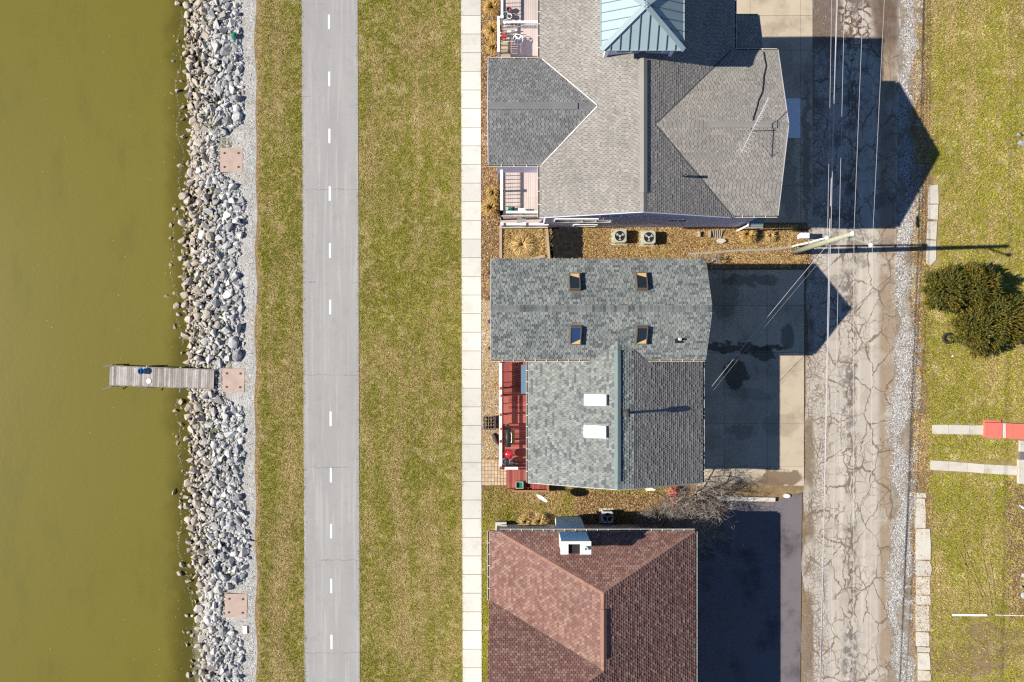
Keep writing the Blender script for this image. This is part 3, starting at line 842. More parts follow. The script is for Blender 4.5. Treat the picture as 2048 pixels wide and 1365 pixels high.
# ------------------------------------------------------------------ house with the metal-roofed tower
h1 = thing('house', 'large grey shingled house with cross gables and a blue metal tower roof', 'house', G(220, -400))
mb = MB()
mb.box(62 / S, 378 / S, 227 / S, 590 / S, 0, 7.25)
mb.add([G(62, -227, 7.25), G(378, -227, 7.25), G(390 - 12, -227, 7.45), G(219.6, -227, 9.75), G(62, -227, 7.5)], [(0, 1, 2, 3, 4)])
mb.add([G(62, -590, 7.25), G(378, -590, 7.25), G(378, -590, 7.45), G(219.6, -590, 9.75), G(62, -590, 7.5)], [(4, 3, 2, 1, 0)])
mb.box(378 / S, 452 / S, 227.2 / S, 498 / S, 0, 7.4)
mb.add([G(452, -227.2, 7.4), G(452, -498, 7.4), G(452, -364, 9.45)], [(0, 1, 2)])
mb.box(-28 / S, 62 / S, 320 / S, 482 / S, 0, 7.3)
mb.add([G(-28, -320, 7.3), G(-28, -482, 7.3), G(-28, -401, 8.7)], [(0, 2, 1)])
mb.box(378 / S, 434 / S, 512 / S, 580 / S, 0, 5.7)
mb.build('wall', A['siding1'], h1)
R1 = Roofer(h1)
z1 = dict(w=0.22, c=0.135, t=0.021)
R1.slope([[G(49, -216, 7.5), G(219.6, -216, 9.9), G(219.6, -598, 9.9), G(49, -598, 7.5)]], YP, A['roof1'], want=60, **z1)
R1.slope([[G(390, -216, 7.5), G(219.6, -216, 9.9), G(219.6, -598, 9.9), G(390, -598, 7.5)]], YP, A['roof1'], want=0, **z1)
R1.slope([[G(464, -220, 7.6), G(464, -364, 9.6), G(240.9, -364, 9.6), G(383, -220, 7.6)]], XP, A['roof1'], want=90, **z1)
R1.slope([[G(464, -508, 7.6), G(464, -364, 9.6), G(240.9, -364, 9.6), G(383, -508, 7.6)]], XP, A['roof1'], want=60, **z1)
R1.slope([[G(-41, -309, 7.55), G(-41, -401, 8.85), G(145, -401, 8.85), G(52.6, -309, 7.55)]], XP, A['roof1w'], want=60, **z1)
R1.slope([[G(-41, -493, 7.55), G(-41, -401, 8.85), G(145, -401, 8.85), G(52.6, -493, 7.55)]], XP, A['roof1w'], want=30, **z1)
R1.slope([[G(391, -586, 6.0), G(391, -511, 7.0), G(444, -511, 7.0), G(444.5, -586, 6.0)]], XP, A['roof1'], want=0, **z1)
dW = Vector((-170.6 / S, 0, -2.4)); dE = Vector((170.4 / S, 0, -2.4))
dN = Vector((0, 144 / S, -2.0)); dS = Vector((0, -144 / S, -2.0))
cap_row(h1, G(219.6, -216, 9.9), G(219.6, -598, 9.9), dW, dE, A['cap1'], w=0.20, step=0.24)
cap_row(h1, G(464, -364, 9.6), G(242, -364, 9.6), dN, dS, A['cap1'], w=0.17, step=0.24)
cap_row(h1, G(-41, -401, 8.85), G(145, -401, 8.85), dN, dS, A['roof1w'], w=0.17, step=0.24)
def vent_strip(house, p0, p1, da, db_, mat, w=0.27, t=0.085):
    da = Vector(da).normalized(); db_ = Vector(db_).normalized(); up = Vector((0, 0, 1)); P = []
    for p in (Vector(p0), Vector(p1)):
        P += [p + da * w + up * t, p + up * (t + 0.02), p + db_ * w + up * t, p + db_ * w - up * 0.0, p + da * w - up * 0.0]
    mb = MB(); mb.add(P, [(0, 1, 6, 5), (1, 2, 7, 6), (2, 3, 8, 7), (4, 0, 5, 9), (0, 4, 3, 2, 1), (5, 6, 7, 8, 9)])
    return mb.build('ridge_vent', mat, house, fixn=True)
vent_strip(h1, G(219.6, -248, 9.92), G(219.6, -470, 9.92), dW, dE, A['cap1'], 0.22, 0.07)
vent_strip(h1, G(-35, -401, 8.87), G(112, -401, 8.87), dN, dS, A['roof1w'], 0.2, 0.06)
vent_strip(h1, G(445, -364, 9.62), G(330, -364, 9.62), dN, dS, A['cap1'], 0.2, 0.06)
# valley flashing, pale metal laid in the valleys
def flashing(house, p0, p1, w, mat, lift=0.035, name='valley_flashing'):
    mb = MB(); mb.bar(Vector(p0) + Vector((0, 0, lift)), Vector(p1) + Vector((0, 0, lift)), w, 0.02)
    return mb.build(name, mat, house)
flashing(h1, G(145, -402, 8.85), G(52.6, -493, 7.55), 0.05, A['gutter'], 0.05)
flashing(h1, G(145, -400, 8.85), G(52.6, -309, 7.55), 0.05, A['gutter'], 0.05)
flashing(h1, G(240.9, -364, 9.6), G(383, -220, 7.6), 0.06, A['underlay'], 0.03)
flashing(h1, G(240.9, -364, 9.6), G(383, -508, 7.6), 0.06, A['underlay'], 0.03)
gutter(h1, G(49, -216, 7.42), G(49, -309, 7.42), XN)
gutter(h1, G(49, -493, 7.42), G(49, -598, 7.42), XN)
gutter(h1, G(390, -508, 7.42), G(390, -598, 7.42), XP)
gutter(h1, G(383, -220, 7.52), G(464, -220, 7.52), YN)
gutter(h1, G(388, -508, 7.52), G(464, -508, 7.52), YP)
gutter(h1, G(-41, -309, 7.47), G(48, -309, 7.47), YN)
gutter(h1, G(-41, -493, 7.47), G(48, -493, 7.47), YP)
gutter(h1, G(391, -586, 5.93), G(444, -586, 5.93), YP)
for a, b_ in ((G(464.8, -220, 7.62), G(464.8, -364, 9.64)), (G(464.8, -364, 9.64), G(464.8, -508, 7.62)), (G(444.8, -586, 6.03), G(444.8, -511, 7.03)),
              (G(-41.8, -309, 7.57), G(-41.8, -401, 8.87)), (G(-41.8, -401, 8.87), G(-41.8, -493, 7.57)), (G(49, -215.3, 7.52), G(219.6, -215.3, 9.92)), (G(219.6, -215.3, 9.92), G(380, -215.3, 7.66))):
    fascia(h1, a, b_, A['siding2'] if a.x > 12 else A['siding1'], 0.035, 0.16, 0.0)
window(h1, G(134, -227, 3.75), 3.3, 1.3, YN, 4)
window(h1, G(143, -227, 1.35), 1.3, 0.7, YN, 2)
window(h1, G(178, -227, 5.9), 1.1, 0.9, YN, 2)
window(h1, G(310, -227, 3.9), 1.1, 1.1, YN, 2)
window(h1, G(-28, -401, 4.6).lerp(G(-28, -401, 4.6), 0), 2.2, 1.4, XN, 3)
window(h1, G(62, -270, 4.4), 1.6, 2.0, XN, 2)
vp = MB(); q = G(293, -281, 8.86)
vp.lathe(q, [(0.07, -0.1), (0.07, 0.62), (0.045, 0.62), (0.045, 0.4)], 12)
vpo = vp.build('vent_pipe', A['black'], h1)
fl = MB(); fl.slab([q + Vector((-0.2, -0.2, 0.085)), q + Vector((0.2, -0.2, -0.09)), q + Vector((0.2, 0.2, -0.09)), q + Vector((-0.2, 0.2, 0.085))], (0, 0, 0.015))
fl.build('vent_flashing', A['underlay'], h1)
rim = MB(); rim.tube([q + Vector((0.07 * math.cos(a), 0.07 * math.sin(a), 0.62)) for a in np.linspace(0, 2 * math.pi, 13)[:-1]], 0.014, 6, closed=True)
rim.build('pipe_rim', A['steel'], vpo)
# tower
TX0, TX1, TY0, TY1 = 144.5, 279.0, -472.0, -592.0
tw = MB(); tw.box(158 / S, 266 / S, 484 / S, 580 / S, 7.0, 11.25)
tower = tw.build('tower_wall', A['siding1'], h1)
for cx, cy in ((158, -484), (266, -484), (158, -580), (266, -580)):
    cm = MB(); p = G(cx, cy); cm.box(p.x - 0.09, p.x + 0.09, p.y - 0.09, p.y + 0.09, 7.4, 11.24); cm.build('corner_board', A['white'], tower)
window(h1, G(212, -484, 10.4), 2.4, 1.1, YN, 3)
ap = G(211.5, -531, 12.55)
crn = [G(TX0, TY0, 11.3), G(TX1, TY0, 11.3), G(TX1, TY1, 11.3), G(TX0, TY1, 11.3)]
sof = MB(); sof.prism([(p.x, p.y) for p in crn], 11.16, 11.27); sof.build('tower_soffit', A['seam_metal'], h1)
for k in range(4):
    a, b_ = crn[k], crn[(k + 1) % 4]
    u = (b_ - a).normalized(); mid = (a + b_) / 2
    foot = a + u * (ap - a).dot(u); v = (ap - foot).normalized(); n = u.cross(v)
    if n.z < 0: n = -n
    Lr = (b_ - a).length; hv = (ap - foot).length; au = (ap - a).dot(u)
    tri = [(0, 0), (Lr, 0), (au, hv)]
    npan = 9 if k % 2 == 0 else 8
    pw = Lr / npan
    for i in range(npan):
        g = 0.012
        q = clip([(i * pw + g, -0.0), ((i + 1) * pw - g, -0.0), ((i + 1) * pw - g, hv), (i * pw + g, hv)], tri)
        if len(q) < 3: continue
        pm = MB(); pm.slab([a + u * s + v * t + n * 0.02 for s, t in q], -n * 0.03)
        pm.build('panel', A['seam_metal'], h1, fixn=True)
        if i > 0:
            s = i * pw
            top = hv * (s / au if s < au else (Lr - s) / (Lr - au))
            sm = MB(); sm.bar(a + u * s + n * 0.04, a + u * s + v * (top - 0.1) + n * 0.04, 0.028, 0.07, up=n)
            sm.build('seam', A['seam_dark'], h1)
    hp = MB(); hp.bar(a + Vector((0, 0, 0.05)), ap + Vector((0, 0, 0.05)), 0.26, 0.05); hp.build('hip_cap', A['seam_metal'], h1)
    ed = MB(); ed.bar(a + Vector((0, 0, -0.02)) , b_ + Vector((0, 0, -0.02)), 0.06, 0.13); ed.build('drip_edge', A['seam_metal'], h1)
# lean-to porch roof at the back corner
aw = MB(); aw.slab([G(449, -245, 3.5), G(478, -245, 3.5), G(478, -219, 2.9), G(449, -219, 2.9)], (0, 0, -0.06))
aw.build('porch_roof', A['awning'], h1, fixn=True)
gutter(h1, G(449, -219, 2.9), G(478, -219, 2.9), YN)
mb = MB(); mb.bar(G(448.4, -245, 3.53), G(448.4, -219, 2.93), 0.08, 0.14); mb.build('porch_fascia', A['white'], h1)
mb = MB(); p = G(450, -220); mb.box(p.x - 0.05, p.x + 0.05, p.y - 0.05, p.y + 0.05, 0, 2.8); mb.build('porch_post', A['white'], h1)

# roof antenna with its mast and cable
an = thing('television_antenna', 'long white television antenna with many short elements above the grey roof', 'antenna', W(1500, 262, 9.45))
base = W(1500, 263, 9.45); top_ = base + Vector((0, 0, 1.1))
mb = MB(); mb.tube([base, top_], 0.022, 6); mb.build('mast', A['steel'], an)
e0 = W(1482, 306, 10.5); e1 = W(1537, 196, 10.5)
mb = MB(); mb.bar(e0, e1, 0.028, 0.028); mb.build('boom', A['steel2'], an)
dirb = (e1 - e0).normalized(); pr_ = Vector((-dirb.y, dirb.x, 0))
for i in range(30):
    f = (i + 0.5) / 30
    hl = 0.34 * (1 - f) ** 2 + 0.13
    q = e0.lerp(e1, f)
    if i % 2 == 0 and f < 0.6: 
        a_, b_ = q + pr_ * hl + Vector((0, 0, 0.1)), q - pr_ * hl * 0.25
    else:
        a_, b_ = q + pr_ * hl * 0.35, q - pr_ * hl * 0.8 + Vector((0, 0, 0.1))
    mb = MB(); mb.tube([a_, q, b_], 0.007, 4); mb.build('element', A['steel2'], an)
mb = MB()
for sg in (-1, 1):
    mb.bar(e0.lerp(e1, 0.02), e0.lerp(e1, 0.02) + pr_ * sg * 0.4 + dirb * 0.45 + Vector((0, 0, -0.1)), 0.014, 0.014)
mb.build('reflector', A['steel2'], an)
cbl = [(1503, 264), (1499, 272), (1501, 280), (1508, 292)]
def roof_z(gx, gy):
    return 9.6 - abs(gy + 364) * 2.0 / 144
cp = []
for px, py in [(1527, 104), (1529, 112), (1530, 122), (1532, 131), (1530, 140), (1528, 152), (1527, 168), (1524, 184), (1518, 200), (1513, 216), (1508, 234), (1504, 250), (1501, 261)]:
    h = 8.5
    for _ in range(6):
        w_ = W(px, py, h); h = roof_z(w_.x * S, -w_.y * S)
    cp.append(W(px + random.uniform(-1, 1), py, h + 0.05))
mb = MB(); mb.tube(cp, 0.03, 6)
solo(mb, 'antenna_cable', A['darkcable'], 'black cable wandering down the east gable roof from the antenna', 'cable')

# decks of the tower house
def railing(deck, p0, p1, z, mat=None, posts=True, bal=0.22, h=0.95, top_w=0.14):
    p0 = Vector(p0); p1 = Vector(p1); d = p1 - p0; L = d.length; d.normalize(); mat = mat or A['white']; Z = Vector((0, 0, 1))
    mb = MB(); mb.bar(p0 + Z * (z + h), p1 + Z * (z + h), top_w, 0.05); r = mb.build('top_rail', mat, deck)
    mb = MB(); mb.bar(p0 + Z * (z + 0.12), p1 + Z * (z + 0.12), 0.05, 0.07); mb.build('bottom_rail', mat, deck)
    n = int(L / bal)
    for i in range(1, n):
        q = p0 + d * (L * i / n)
        mb = MB(); mb.box(q.x - 0.02, q.x + 0.02, q.y - 0.02, q.y + 0.02, z + 0.14, z + h - 0.025); mb.build('baluster', mat, deck)
    if posts:
        m = max(1, round(L / 1.7))
        for i in range(m + 1):
            q = p0 + d * (L * i / m)
            mb = MB(); mb.box(q.x - 0.06, q.x + 0.06, q.y - 0.06, q.y + 0.06, 0.0, z + h + 0.10)
            po = mb.build('post', mat, deck)
            mb = MB(); mb.box(q.x - 0.09, q.x + 0.09, q.y - 0.09, q.y + 0.09, z + h + 0.103, z + h + 0.16); mb.build('post_cap', mat, po)
def planks(deck, x0, x1, y0, y1, z, mat, along='y', w=0.14, t=0.035):
    a0, a1 = (x0, x1) if along == 'y' else (y0, y1)
    n = max(1, round((a1 - a0) / w)); w = (a1 - a0) / n
    for i in range(n):
        p, q = a0 + i * w + 0.005, a0 + (i + 1) * w - 0.005
        mb = MB()
        if along == 'y': mb.box(p, q, y0, y1, z - t, z + random.uniform(-0.003, 0.003))
        else: mb.box(x0, x1, p, q, z - t, z + random.uniform(-0.003, 0.003))
        mb.build('plank', mat, deck)
def joists(deck, x0, x1, y0, y1, z, mat):
    mb = MB()
    for i in range(int((x1 - x0) / 0.45) + 1):
        x = min(x0 + 0.03 + i * 0.45, x1 - 0.03)
        mb.box(x - 0.02, x + 0.02, y0 + 0.02, y1 - 0.02, z - 0.22, z - 0.045)
    mb.box(x0, x1, y0 - 0.02, y0 + 0.018, z - 0.22, z - 0.04); mb.box(x0, x1, y1 - 0.018, y1 + 0.02, z - 0.22, z - 0.04)
    mb.build('deck_frame', mat, deck)
DZ = 3.0; k3 = 1 - DZ / H
gx = lambda px, h=DZ: (px - 1024) * (1 - h / H) / S
gy = lambda py, h=DZ: (682.5 - py) * (1 - h / H) / S
ds = thing('deck', 'upper pinkish deck with white railing beneath the dark west gable', 'deck', (gx(1040), gy(385), 0))
planks(ds, gx(1003), 61 / S, gy(433), gy(335), DZ, A['deckpink'])
joists(ds, gx(1003), 61 / S, gy(433), gy(335), DZ, A['timber'])
railing(ds, (gx(1003, 3.9), gy(429), 0), (gx(1003, 3.9), gy(337), 0), DZ)
railing(ds, (gx(1003, 3.9), gy(429), 0), (60 / S, gy(429), 0), DZ)
dn = thing('deck', 'upper pinkish deck with white railings at the north of the tower house', 'deck', (gx(1040), gy(50), 0))
planks(dn, gx(1001), 61 / S, gy(112), gy(58), DZ, A['deckpink'])
planks(dn, gx(1007), 61 / S, gy(57.5), gy(-24), DZ, A['deckpink'])
joists(dn, gx(1007), 61 / S, gy(112), gy(-24), DZ, A['timber'])
railing(dn, (gx(997, 3.9), gy(112), 0), (gx(997, 3.9), gy(48), 0), DZ)
railing(dn, (gx(1004, 3.9), gy(46), 0), (gx(1004, 3.9), gy(-24), 0), DZ)
railing(dn, (gx(1006, 3.9), gy(55), 0), (60 / S, gy(55), 0), DZ, posts=False)
# things on the decks
def pot(px, py, r, z, label, mat, plant=None):
    c = W(px, py, z + 0.35); c.z = z
    t = thing('flower_pot', label, 'flower pot', c, 'pots on the north deck')
    mb = MB(); mb.lathe(c, [(r * 0.65, 0.003), (r * 0.95, 0.33), (r * 0.8, 0.33), (r * 0.75, 0.25), (0.0, 0.25)], 18); b_ = mb.build('pot_body', A['darkblue'], t)
    mb = MB(); mb.tube([c + Vector((r * math.cos(a), r * math.sin(a), 0.33)) for a in np.linspace(0, 2 * math.pi, 19)[:-1]], 0.025, 6, closed=True); mb.build('pot_rim', mat, b_)
    mb = MB()
    for i in range(9):
        a = random.uniform(0, 6.3); l = random.uniform(0.05, r * 0.8)
        mb.tube([c + Vector((0, 0, 0.25)), c + Vector((l * math.cos(a), l * math.sin(a), 0.36))], 0.012, 4)
    mb.build('dead_stem', A['bark'], t)
pot(1010, 29, 0.15, DZ, 'dark pot with a pale blue rim, nearest the west rail', A['teal'])
pot(1019, 32.5, 0.14, DZ, 'dark pot with a white rim beside the pale blue one', A['porcelain'])
pot(1019, 43, 0.145, DZ, 'pot with a dull tan rim just above the white cross rail', A['timber'])
pot(1010, 43.5, 0.12, DZ, 'small white-rimmed pot in the corner by the cross rail', A['white'])
pot(1018, 19, 0.15, DZ, 'dark red pot, northernmost of those on the deck', A['redcloth'])
c = W(1036, 79, DZ + 0.45); c.z = DZ
t = thing('wheel_stand', 'white round wheel-shaped frame with three spokes on the north deck', 'frame', c)
mb = MB(); mb.tube([c + Vector((0.30 * math.cos(a), 0.30 * math.sin(a), 0.45)) for a in np.linspace(0, 2 * math.pi, 25)[:-1]], 0.022, 6, closed=True); mb.build('ring', A['porcelain'], t)
for a in (0.75, 2.3, 4.6):
    mb = MB(); mb.bar(c + Vector((0, 0, 0.46)), c + Vector((0.29 * math.cos(a), 0.29 * math.sin(a), 0.46)), 0.07, 0.03); mb.build('spoke', A['porcelain'], t)
    mb = MB(); mb.tube([c + Vector((0.26 * math.cos(a), 0.26 * math.sin(a), 0.44)), c + Vector((0.33 * math.cos(a), 0.33 * math.sin(a), 0.005))], 0.018, 6); mb.build('leg', A['porcelain'], t)
mb = MB(); mb.lathe(c, [(0.2, 0.25), (0.2, 0.27), (0.0, 0.275)], 16); mb.build('shelf', A['steel'], t)
for i, (a, b_, lab) in enumerate((((1000, 66), (1034, 61), 'pair')[:3], ((1000, 72), (1026, 68), 'low')[:3])):
    mb = MB(); p = W(a[0], a[1], DZ + 0.25); q = W(b_[0], b_[1], DZ + 0.25); mb.tube([p, q], 0.045, 8)
    solo(mb, 'white_pole', A['white'], ('longer white pole lying along the cross rail of the north deck', 'shorter white pole lying beside the red chair on the north deck')[i], 'pole', 'white poles on the north deck')
tb = thing('slatted_bench', 'tan slatted wooden bench beside the west rail of the north deck', 'bench', (gx(1015), gy(98), DZ))
for i in range(7):
    y = gy(114.5 - i * 4.6, DZ + 0.45)
    mb = MB(); mb.box(gx(1002), gx(1021), y - 0.058, y + 0.058, DZ + 0.42, DZ + 0.45); mb.build('slat', A['timber'], tb)
for px in (1003.5, 1019.5):
    for py in (86, 112):
        mb = MB(); mb.box(gx(px) - 0.03, gx(px) + 0.03, gy(py) - 0.03, gy(py) + 0.03, DZ + 0.003, DZ + 0.418); mb.build('leg', A['timber'], tb)
mb = MB(); mb.bar((gx(1022.5), gy(116), DZ + 0.72), (gx(1022.5), gy(84), DZ + 0.72), 0.04, 0.5); mb.build('backrest', A['timber'], tb)
rc = thing('deck_chair', 'dark red chair in the corner of the north deck', 'chair', (gx(1008), gy(78), DZ))
mb = MB(); mb.box(gx(1002.5), gx(1013), gy(82), gy(73), DZ + 0.38, DZ + 0.42); mb.build('seat', A['redcloth'], rc)
for i in range(5):
    x = gx(1003 + i * 2.4); mb = MB(); mb.bar((x, gy(73), DZ + 0.42), (x, gy(70.5), DZ + 0.95), 0.05, 0.025); mb.build('back_slat', A['redcloth'], rc)
for px in (1003, 1012):
    for py in (74, 81.5):
        mb = MB(); mb.box(gx(px) - 0.025, gx(px) + 0.025, gy(py) - 0.025, gy(py) + 0.025, DZ + 0.003, DZ + 0.379); mb.build('leg', A['redcloth'], rc)
# things on the south deck
gb = thing('storage_tub', 'small green plastic tub in the corner of the south deck', 'tub', (gx(1022), gy(421), DZ))
mb = MB(); mb.box(gx(1017), gx(1029), gy(425.5), gy(416.5), DZ + 0.005, DZ + 0.34); mb.build('tub_body', A['green'], gb)
mb = MB(); mb.box(gx(1016.5), gx(1022.6), gy(426), gy(416), DZ + 0.343, DZ + 0.38); mb.box(gx(1023.2), gx(1029.5), gy(426), gy(416), DZ + 0.343, DZ + 0.38); mb.build('tub_lid', A['green'], gb)
wb = thing('side_table', 'small white table beside the green tub on the south deck', 'table', (gx(1042), gy(423), DZ))
mb = MB(); mb.box(gx(1036), gx(1050), gy(427), gy(419), DZ + 0.4, DZ + 0.43); mb.build('table_top', A['white'], wb)
for px in (1037, 1049):
    for py in (426, 420):
        mb = MB(); mb.box(gx(px) - 0.02, gx(px) + 0.02, gy(py) - 0.02, gy(py) + 0.02, DZ + 0.003, DZ + 0.398); mb.build('leg', A['white'], wb)
# ground-level porch below the south deck
pr1 = thing('porch_step', 'low white-railed porch landing below the south deck', 'porch', (gx(1047, .6), gy(446, .6), 0))
planks(pr1, gx(1001, .6), gx(1096, .6), gy(456, .6), gy(436, .6), 0.6, A['deckpink'], 'x')
joists(pr1, gx(1001, .6), gx(1096, .6), gy(456, .6), gy(436, .6), 0.6, A['timber'])
railing(pr1, (gx(1004, 1.5), gy(449, 1.5), 0), (gx(1094, 1.5), gy(449, 1.5), 0), 0.6)
mc = thing('mesh_chair', 'grey mesh folding chair on the low porch landing', 'chair', (gx(1042, 1), gy(441, 1), 0.6))
mb = MB()
for i in range(9):
    x = gx(1034 + i * 1.9, 1.6); mb.bar((x, gy(446, 1.6), 1.62), (x + 0.1, gy(434, 1.6), 1.9), 0.03, 0.01)
for i in range(7):
    f = i / 6; y = gy(446, 1.6) + (gy(434, 1.6) - gy(446, 1.6)) * f
    mb.bar((gx(1034, 1.6) + .1 * f, y, 1.625 + 0.28 * f), (gx(1049.5, 1.6) + .1 * f, y, 1.625 + 0.28 * f), 0.03, 0.01)
mb.build('mesh_back', A['steel'], mc)
for px in (1034, 1049.5):
    mb = MB(); mb.tube([(gx(px, 1.6) + .1, gy(434, 1.6), 1.9), (gx(px, 1.6), gy(446, 1.6), 1.62), (gx(px, 1.6), gy(442, 1.6), 0.61)], 0.02, 6); mb.build('leg', A['steel'], mc)

# ------------------------------------------------------------------ middle house, blue-grey shingles
h2 = thing('house', 'blue-grey shingled house with roof windows and a red deck', 'house', G(170, 60))
mb = MB()
mb.box(-27 / S, 335 / S, -22 / S, 136 / S, 0, 6.2)
for X in (-27, 335):
    mb.add([G(X, -136, 6.2), G(X, 22, 6.2), G(X, 22, 6.5), G(X, -56, 8.05), G(X, -136, 6.5)], [(0, 1, 2, 3, 4)])
mb.box(40 / S, 343 / S, -252 / S, -22.1 / S, 0, 4.3)
mb.add([G(40, 252, 4.3), G(343, 252, 4.3), G(343, 252, 4.5), G(216, 252, 6.65), G(186, 252, 6.95), G(40, 252, 4.5)], [(0, 1, 2, 3, 4, 5)])
mb.build('wall', A['siding2'], h2)
R2 = Roofer(h2)
z2 = dict(w=0.235, c=0.155, t=0.036)
R2.slope([[G(-37, -146.5, 6.46), G(-37, -56, 8.2), G(345, -56, 8.2), G(345, -146.5, 6.46)]], XP, A['roof2'], want=110, **z2)
R2.slope([[G(-37, 32, 6.46), G(-37, -56, 8.2), G(345, -56, 8.2), G(345, 32, 6.46)]], XP, A['roof2'], want=110, **z2)
fW = lambda X: 4.5 + (X - 30.5) * 2.6 / 155.5
fE = lambda X: 6.8 - (X - 216) * 2.3 / 136
R2.slope([[G(30.5, 262, 4.5), G(186, 262, 7.1), G(186, 32, 7.1), G(30.5, 32, 4.5)], [G(147.7, 32, fW(147.7)), G(186, 32, 7.1), G(186, -0.4, 7.1)],
          [G(30.5, 32, 4.5), G(147.7, 32, fW(147.7)), G(147.7, 23, fW(147.7)), G(30.5, 23, 4.5)]], YP, A['roof2'], want=60, **z2)
R2.slope([[G(186, 262, 7.1), G(216, 262, 6.8), G(216, 32, 6.8), G(186, 32, 7.1)], [G(186, -0.4, 7.1), G(216, 14.8, 6.8), G(216, 32, 6.8), G(186, 32, 7.1)]], YP, A['roof2'], want=20, **z2)
R2.slope([[G(216, 262, 6.8), G(352, 262, 4.5), G(352, 32, 4.5), G(216, 32, 6.8)], [G(216, 14.8, 6.8), G(236, 32, fE(236)), G(216, 32, 6.8)],
          [G(236, 32, fE(236)), G(352, 32, 4.5), G(352, 23, 4.5), G(236, 23, fE(236))]], YP, A['roof1'], want=0, w=0.235, c=0.145, t=0.03)
dN2 = Vector((0, 90 / S, -1.74)); dS2 = Vector((0, -88 / S, -1.74)); dW2 = Vector((-155.5 / S, 0, -2.6)); dE2 = Vector((30 / S, 0, -0.3))
cap_row(h2, G(-37, -56, 8.2), G(345, -56, 8.2), dN2, dS2, A['cap2b'], 0.22, 0.2, 0.07)
cap_row(h2, G(186, 262, 7.1), G(186, 2, 7.1), dW2, dE2, A['cap2'], 0.2, 0.3)
vent_strip(h2, G(186, 248, 7.12), G(186, 16, 7.12), dW2, dE2, A['cap2'], 0.19, 0.09)
flashing(h2, G(216, 14.8, 6.8), G(236, 32, 6.46), 0.1, A['underlay'], 0.04)
gutter(h2, G(-37, 32.5, 6.4), G(140, 32.5, 6.4), YN)
gutter(h2, G(244, 32.5, 6.4), G(345, 32.5, 6.4), YN)
gutter(h2, G(352.5, 34, 4.44), G(352.5, 262, 4.44), XP)
gutter(h2, G(30, 34, 4.44), G(30, 262, 4.44), XN)
for a, b_ in ((G(345.6, -146.5, 6.47), G(345.6, -56, 8.22)), (G(345.6, -56, 8.22), G(345.6, 32, 6.47)), (G(-37.6, -146.5, 6.47), G(-37.6, -56, 8.22)), (G(-37.6, -56, 8.22), G(-37.6, 32, 6.47)),
              (G(30.5, 262.6, 4.5), G(186, 262.6, 7.1)), (G(186, 262.6, 7.1), G(216, 262.6, 6.8)), (G(216, 262.6, 6.8), G(352, 262.6, 4.5))):
    fascia(h2, a, b_, A['siding2'], 0.04, 0.16, 0.02)
def roof_window(house, px, py, wpx, hpx, plane, u, frame, glass, blind=None, blind_top=True, h=0.24):
    """skylight lying on a slope; plane(x, y) gives the roof height in metres"""
    z = 7.0
    for _ in range(8):
        c = W(px, py, z); z = plane(c.x, c.y)
    c = W(px, py, z)
    e = 0.05
    n = Vector((-(plane(c.x + e, c.y) - plane(c.x - e, c.y)) / (2 * e), -(plane(c.x, c.y + e) - plane(c.x, c.y - e)) / (2 * e), 1)).normalized()
    u = Vector(u); u = (u - n * u.dot(n)).normalized(); v = n.cross(u)
    k = (1 - z / H) / S; a = wpx * k / 2; b_ = hpx * k / 2 / max(0.5, n.z)
    P = lambda s, t, q: c + u * s + v * t + n * q
    fw = 0.05
    mb = MB()
    for s in (-1, 1):
        mb.bar(P(s * (a - fw / 2), -b_, h / 2), P(s * (a - fw / 2), b_, h / 2), fw, h, up=n)
        mb.bar(P(-a + fw, s * (b_ - fw / 2), h / 2), P(a - fw, s * (b_ - fw / 2), h / 2), fw, h, up=n)
    w = mb.build('roof_window', frame, house)
    mb = MB(); mb.slab([P(-a + fw, -b_ + fw, h - 0.03), P(a - fw, -b_ + fw, h - 0.03), P(a - fw, b_ - fw, h - 0.03), P(-a + fw, b_ - fw, h - 0.03)], -n * 0.02)
    mb.build('pane', glass, w, fixn=True)
    if blind:
        s = 1 if blind_top else -1
        q = [P(-a + fw, s * (b_ - fw), h - 0.026), P(a - fw, s * (b_ - fw), h - 0.026), P(a - fw, s * (b_ - fw) * 0.45, h - 0.026)]
        if s < 0: pass
        else: q.append(P(-a + fw, s * (b_ - fw) * 0.8, h - 0.026))
        mb = MB(); mb.slab(q, n * 0.008); mb.build('blind', blind, w, fixn=True)
    mb = MB(); mb.slab([P(-a - 0.08, -b_ - 0.1, 0.026), P(a + 0.08, -b_ - 0.1, 0.026), P(a + 0.08, b_ + 0.1, 0.026), P(-a - 0.08, b_ + 0.1, 0.026)], n * 0.012)
    mb.build('window_flashing', A['roof2'], w, fixn=True)
pN = lambda x, y: 8.2 - (y * S - 56) * 1.74 / 90.5 if y * S > 56 else 8.2
pN = lambda x, y: 8.2 - (y * S - 56) * 1.74 / 90.5
pS = lambda x, y: 8.2 - (-y * S + 56) * 1.74 / 88
pW = lambda x, y: 4.5 + (x * S - 30.5) * 2.6 / 155.5
pE1 = lambda x, y: 7.1 - (x * S - 186) * 0.3 / 30
roof_window(h2, 1149, 567, 22, 34, pN, XP, A['bronze'], A['glass'], A['shade'])
roof_window(h2, 1283, 566, 22, 34, pN, XP, A['bronze'], A['glass'], A['shade'])
roof_window(h2, 1151, 668, 22, 36, pS, XP, A['bronze'], A['blindblue'], A['shade'], False)
roof_window(h2, 1283, 668, 22, 34, pS, XP, A['bronze'], A['glass'], A['shade'], False)
roof_window(h2, 1193.5, 800, 47, 19, pW, XP, A['acrylic'], A['acrylic'], h=0.26)
roof_window(h2, 1193, 863, 47, 21, pW, XP, A['acrylic'], A['acrylic'], h=0.26)
q = W(1249, 826, 6.95); q.z = pE1(q.x, q.y)
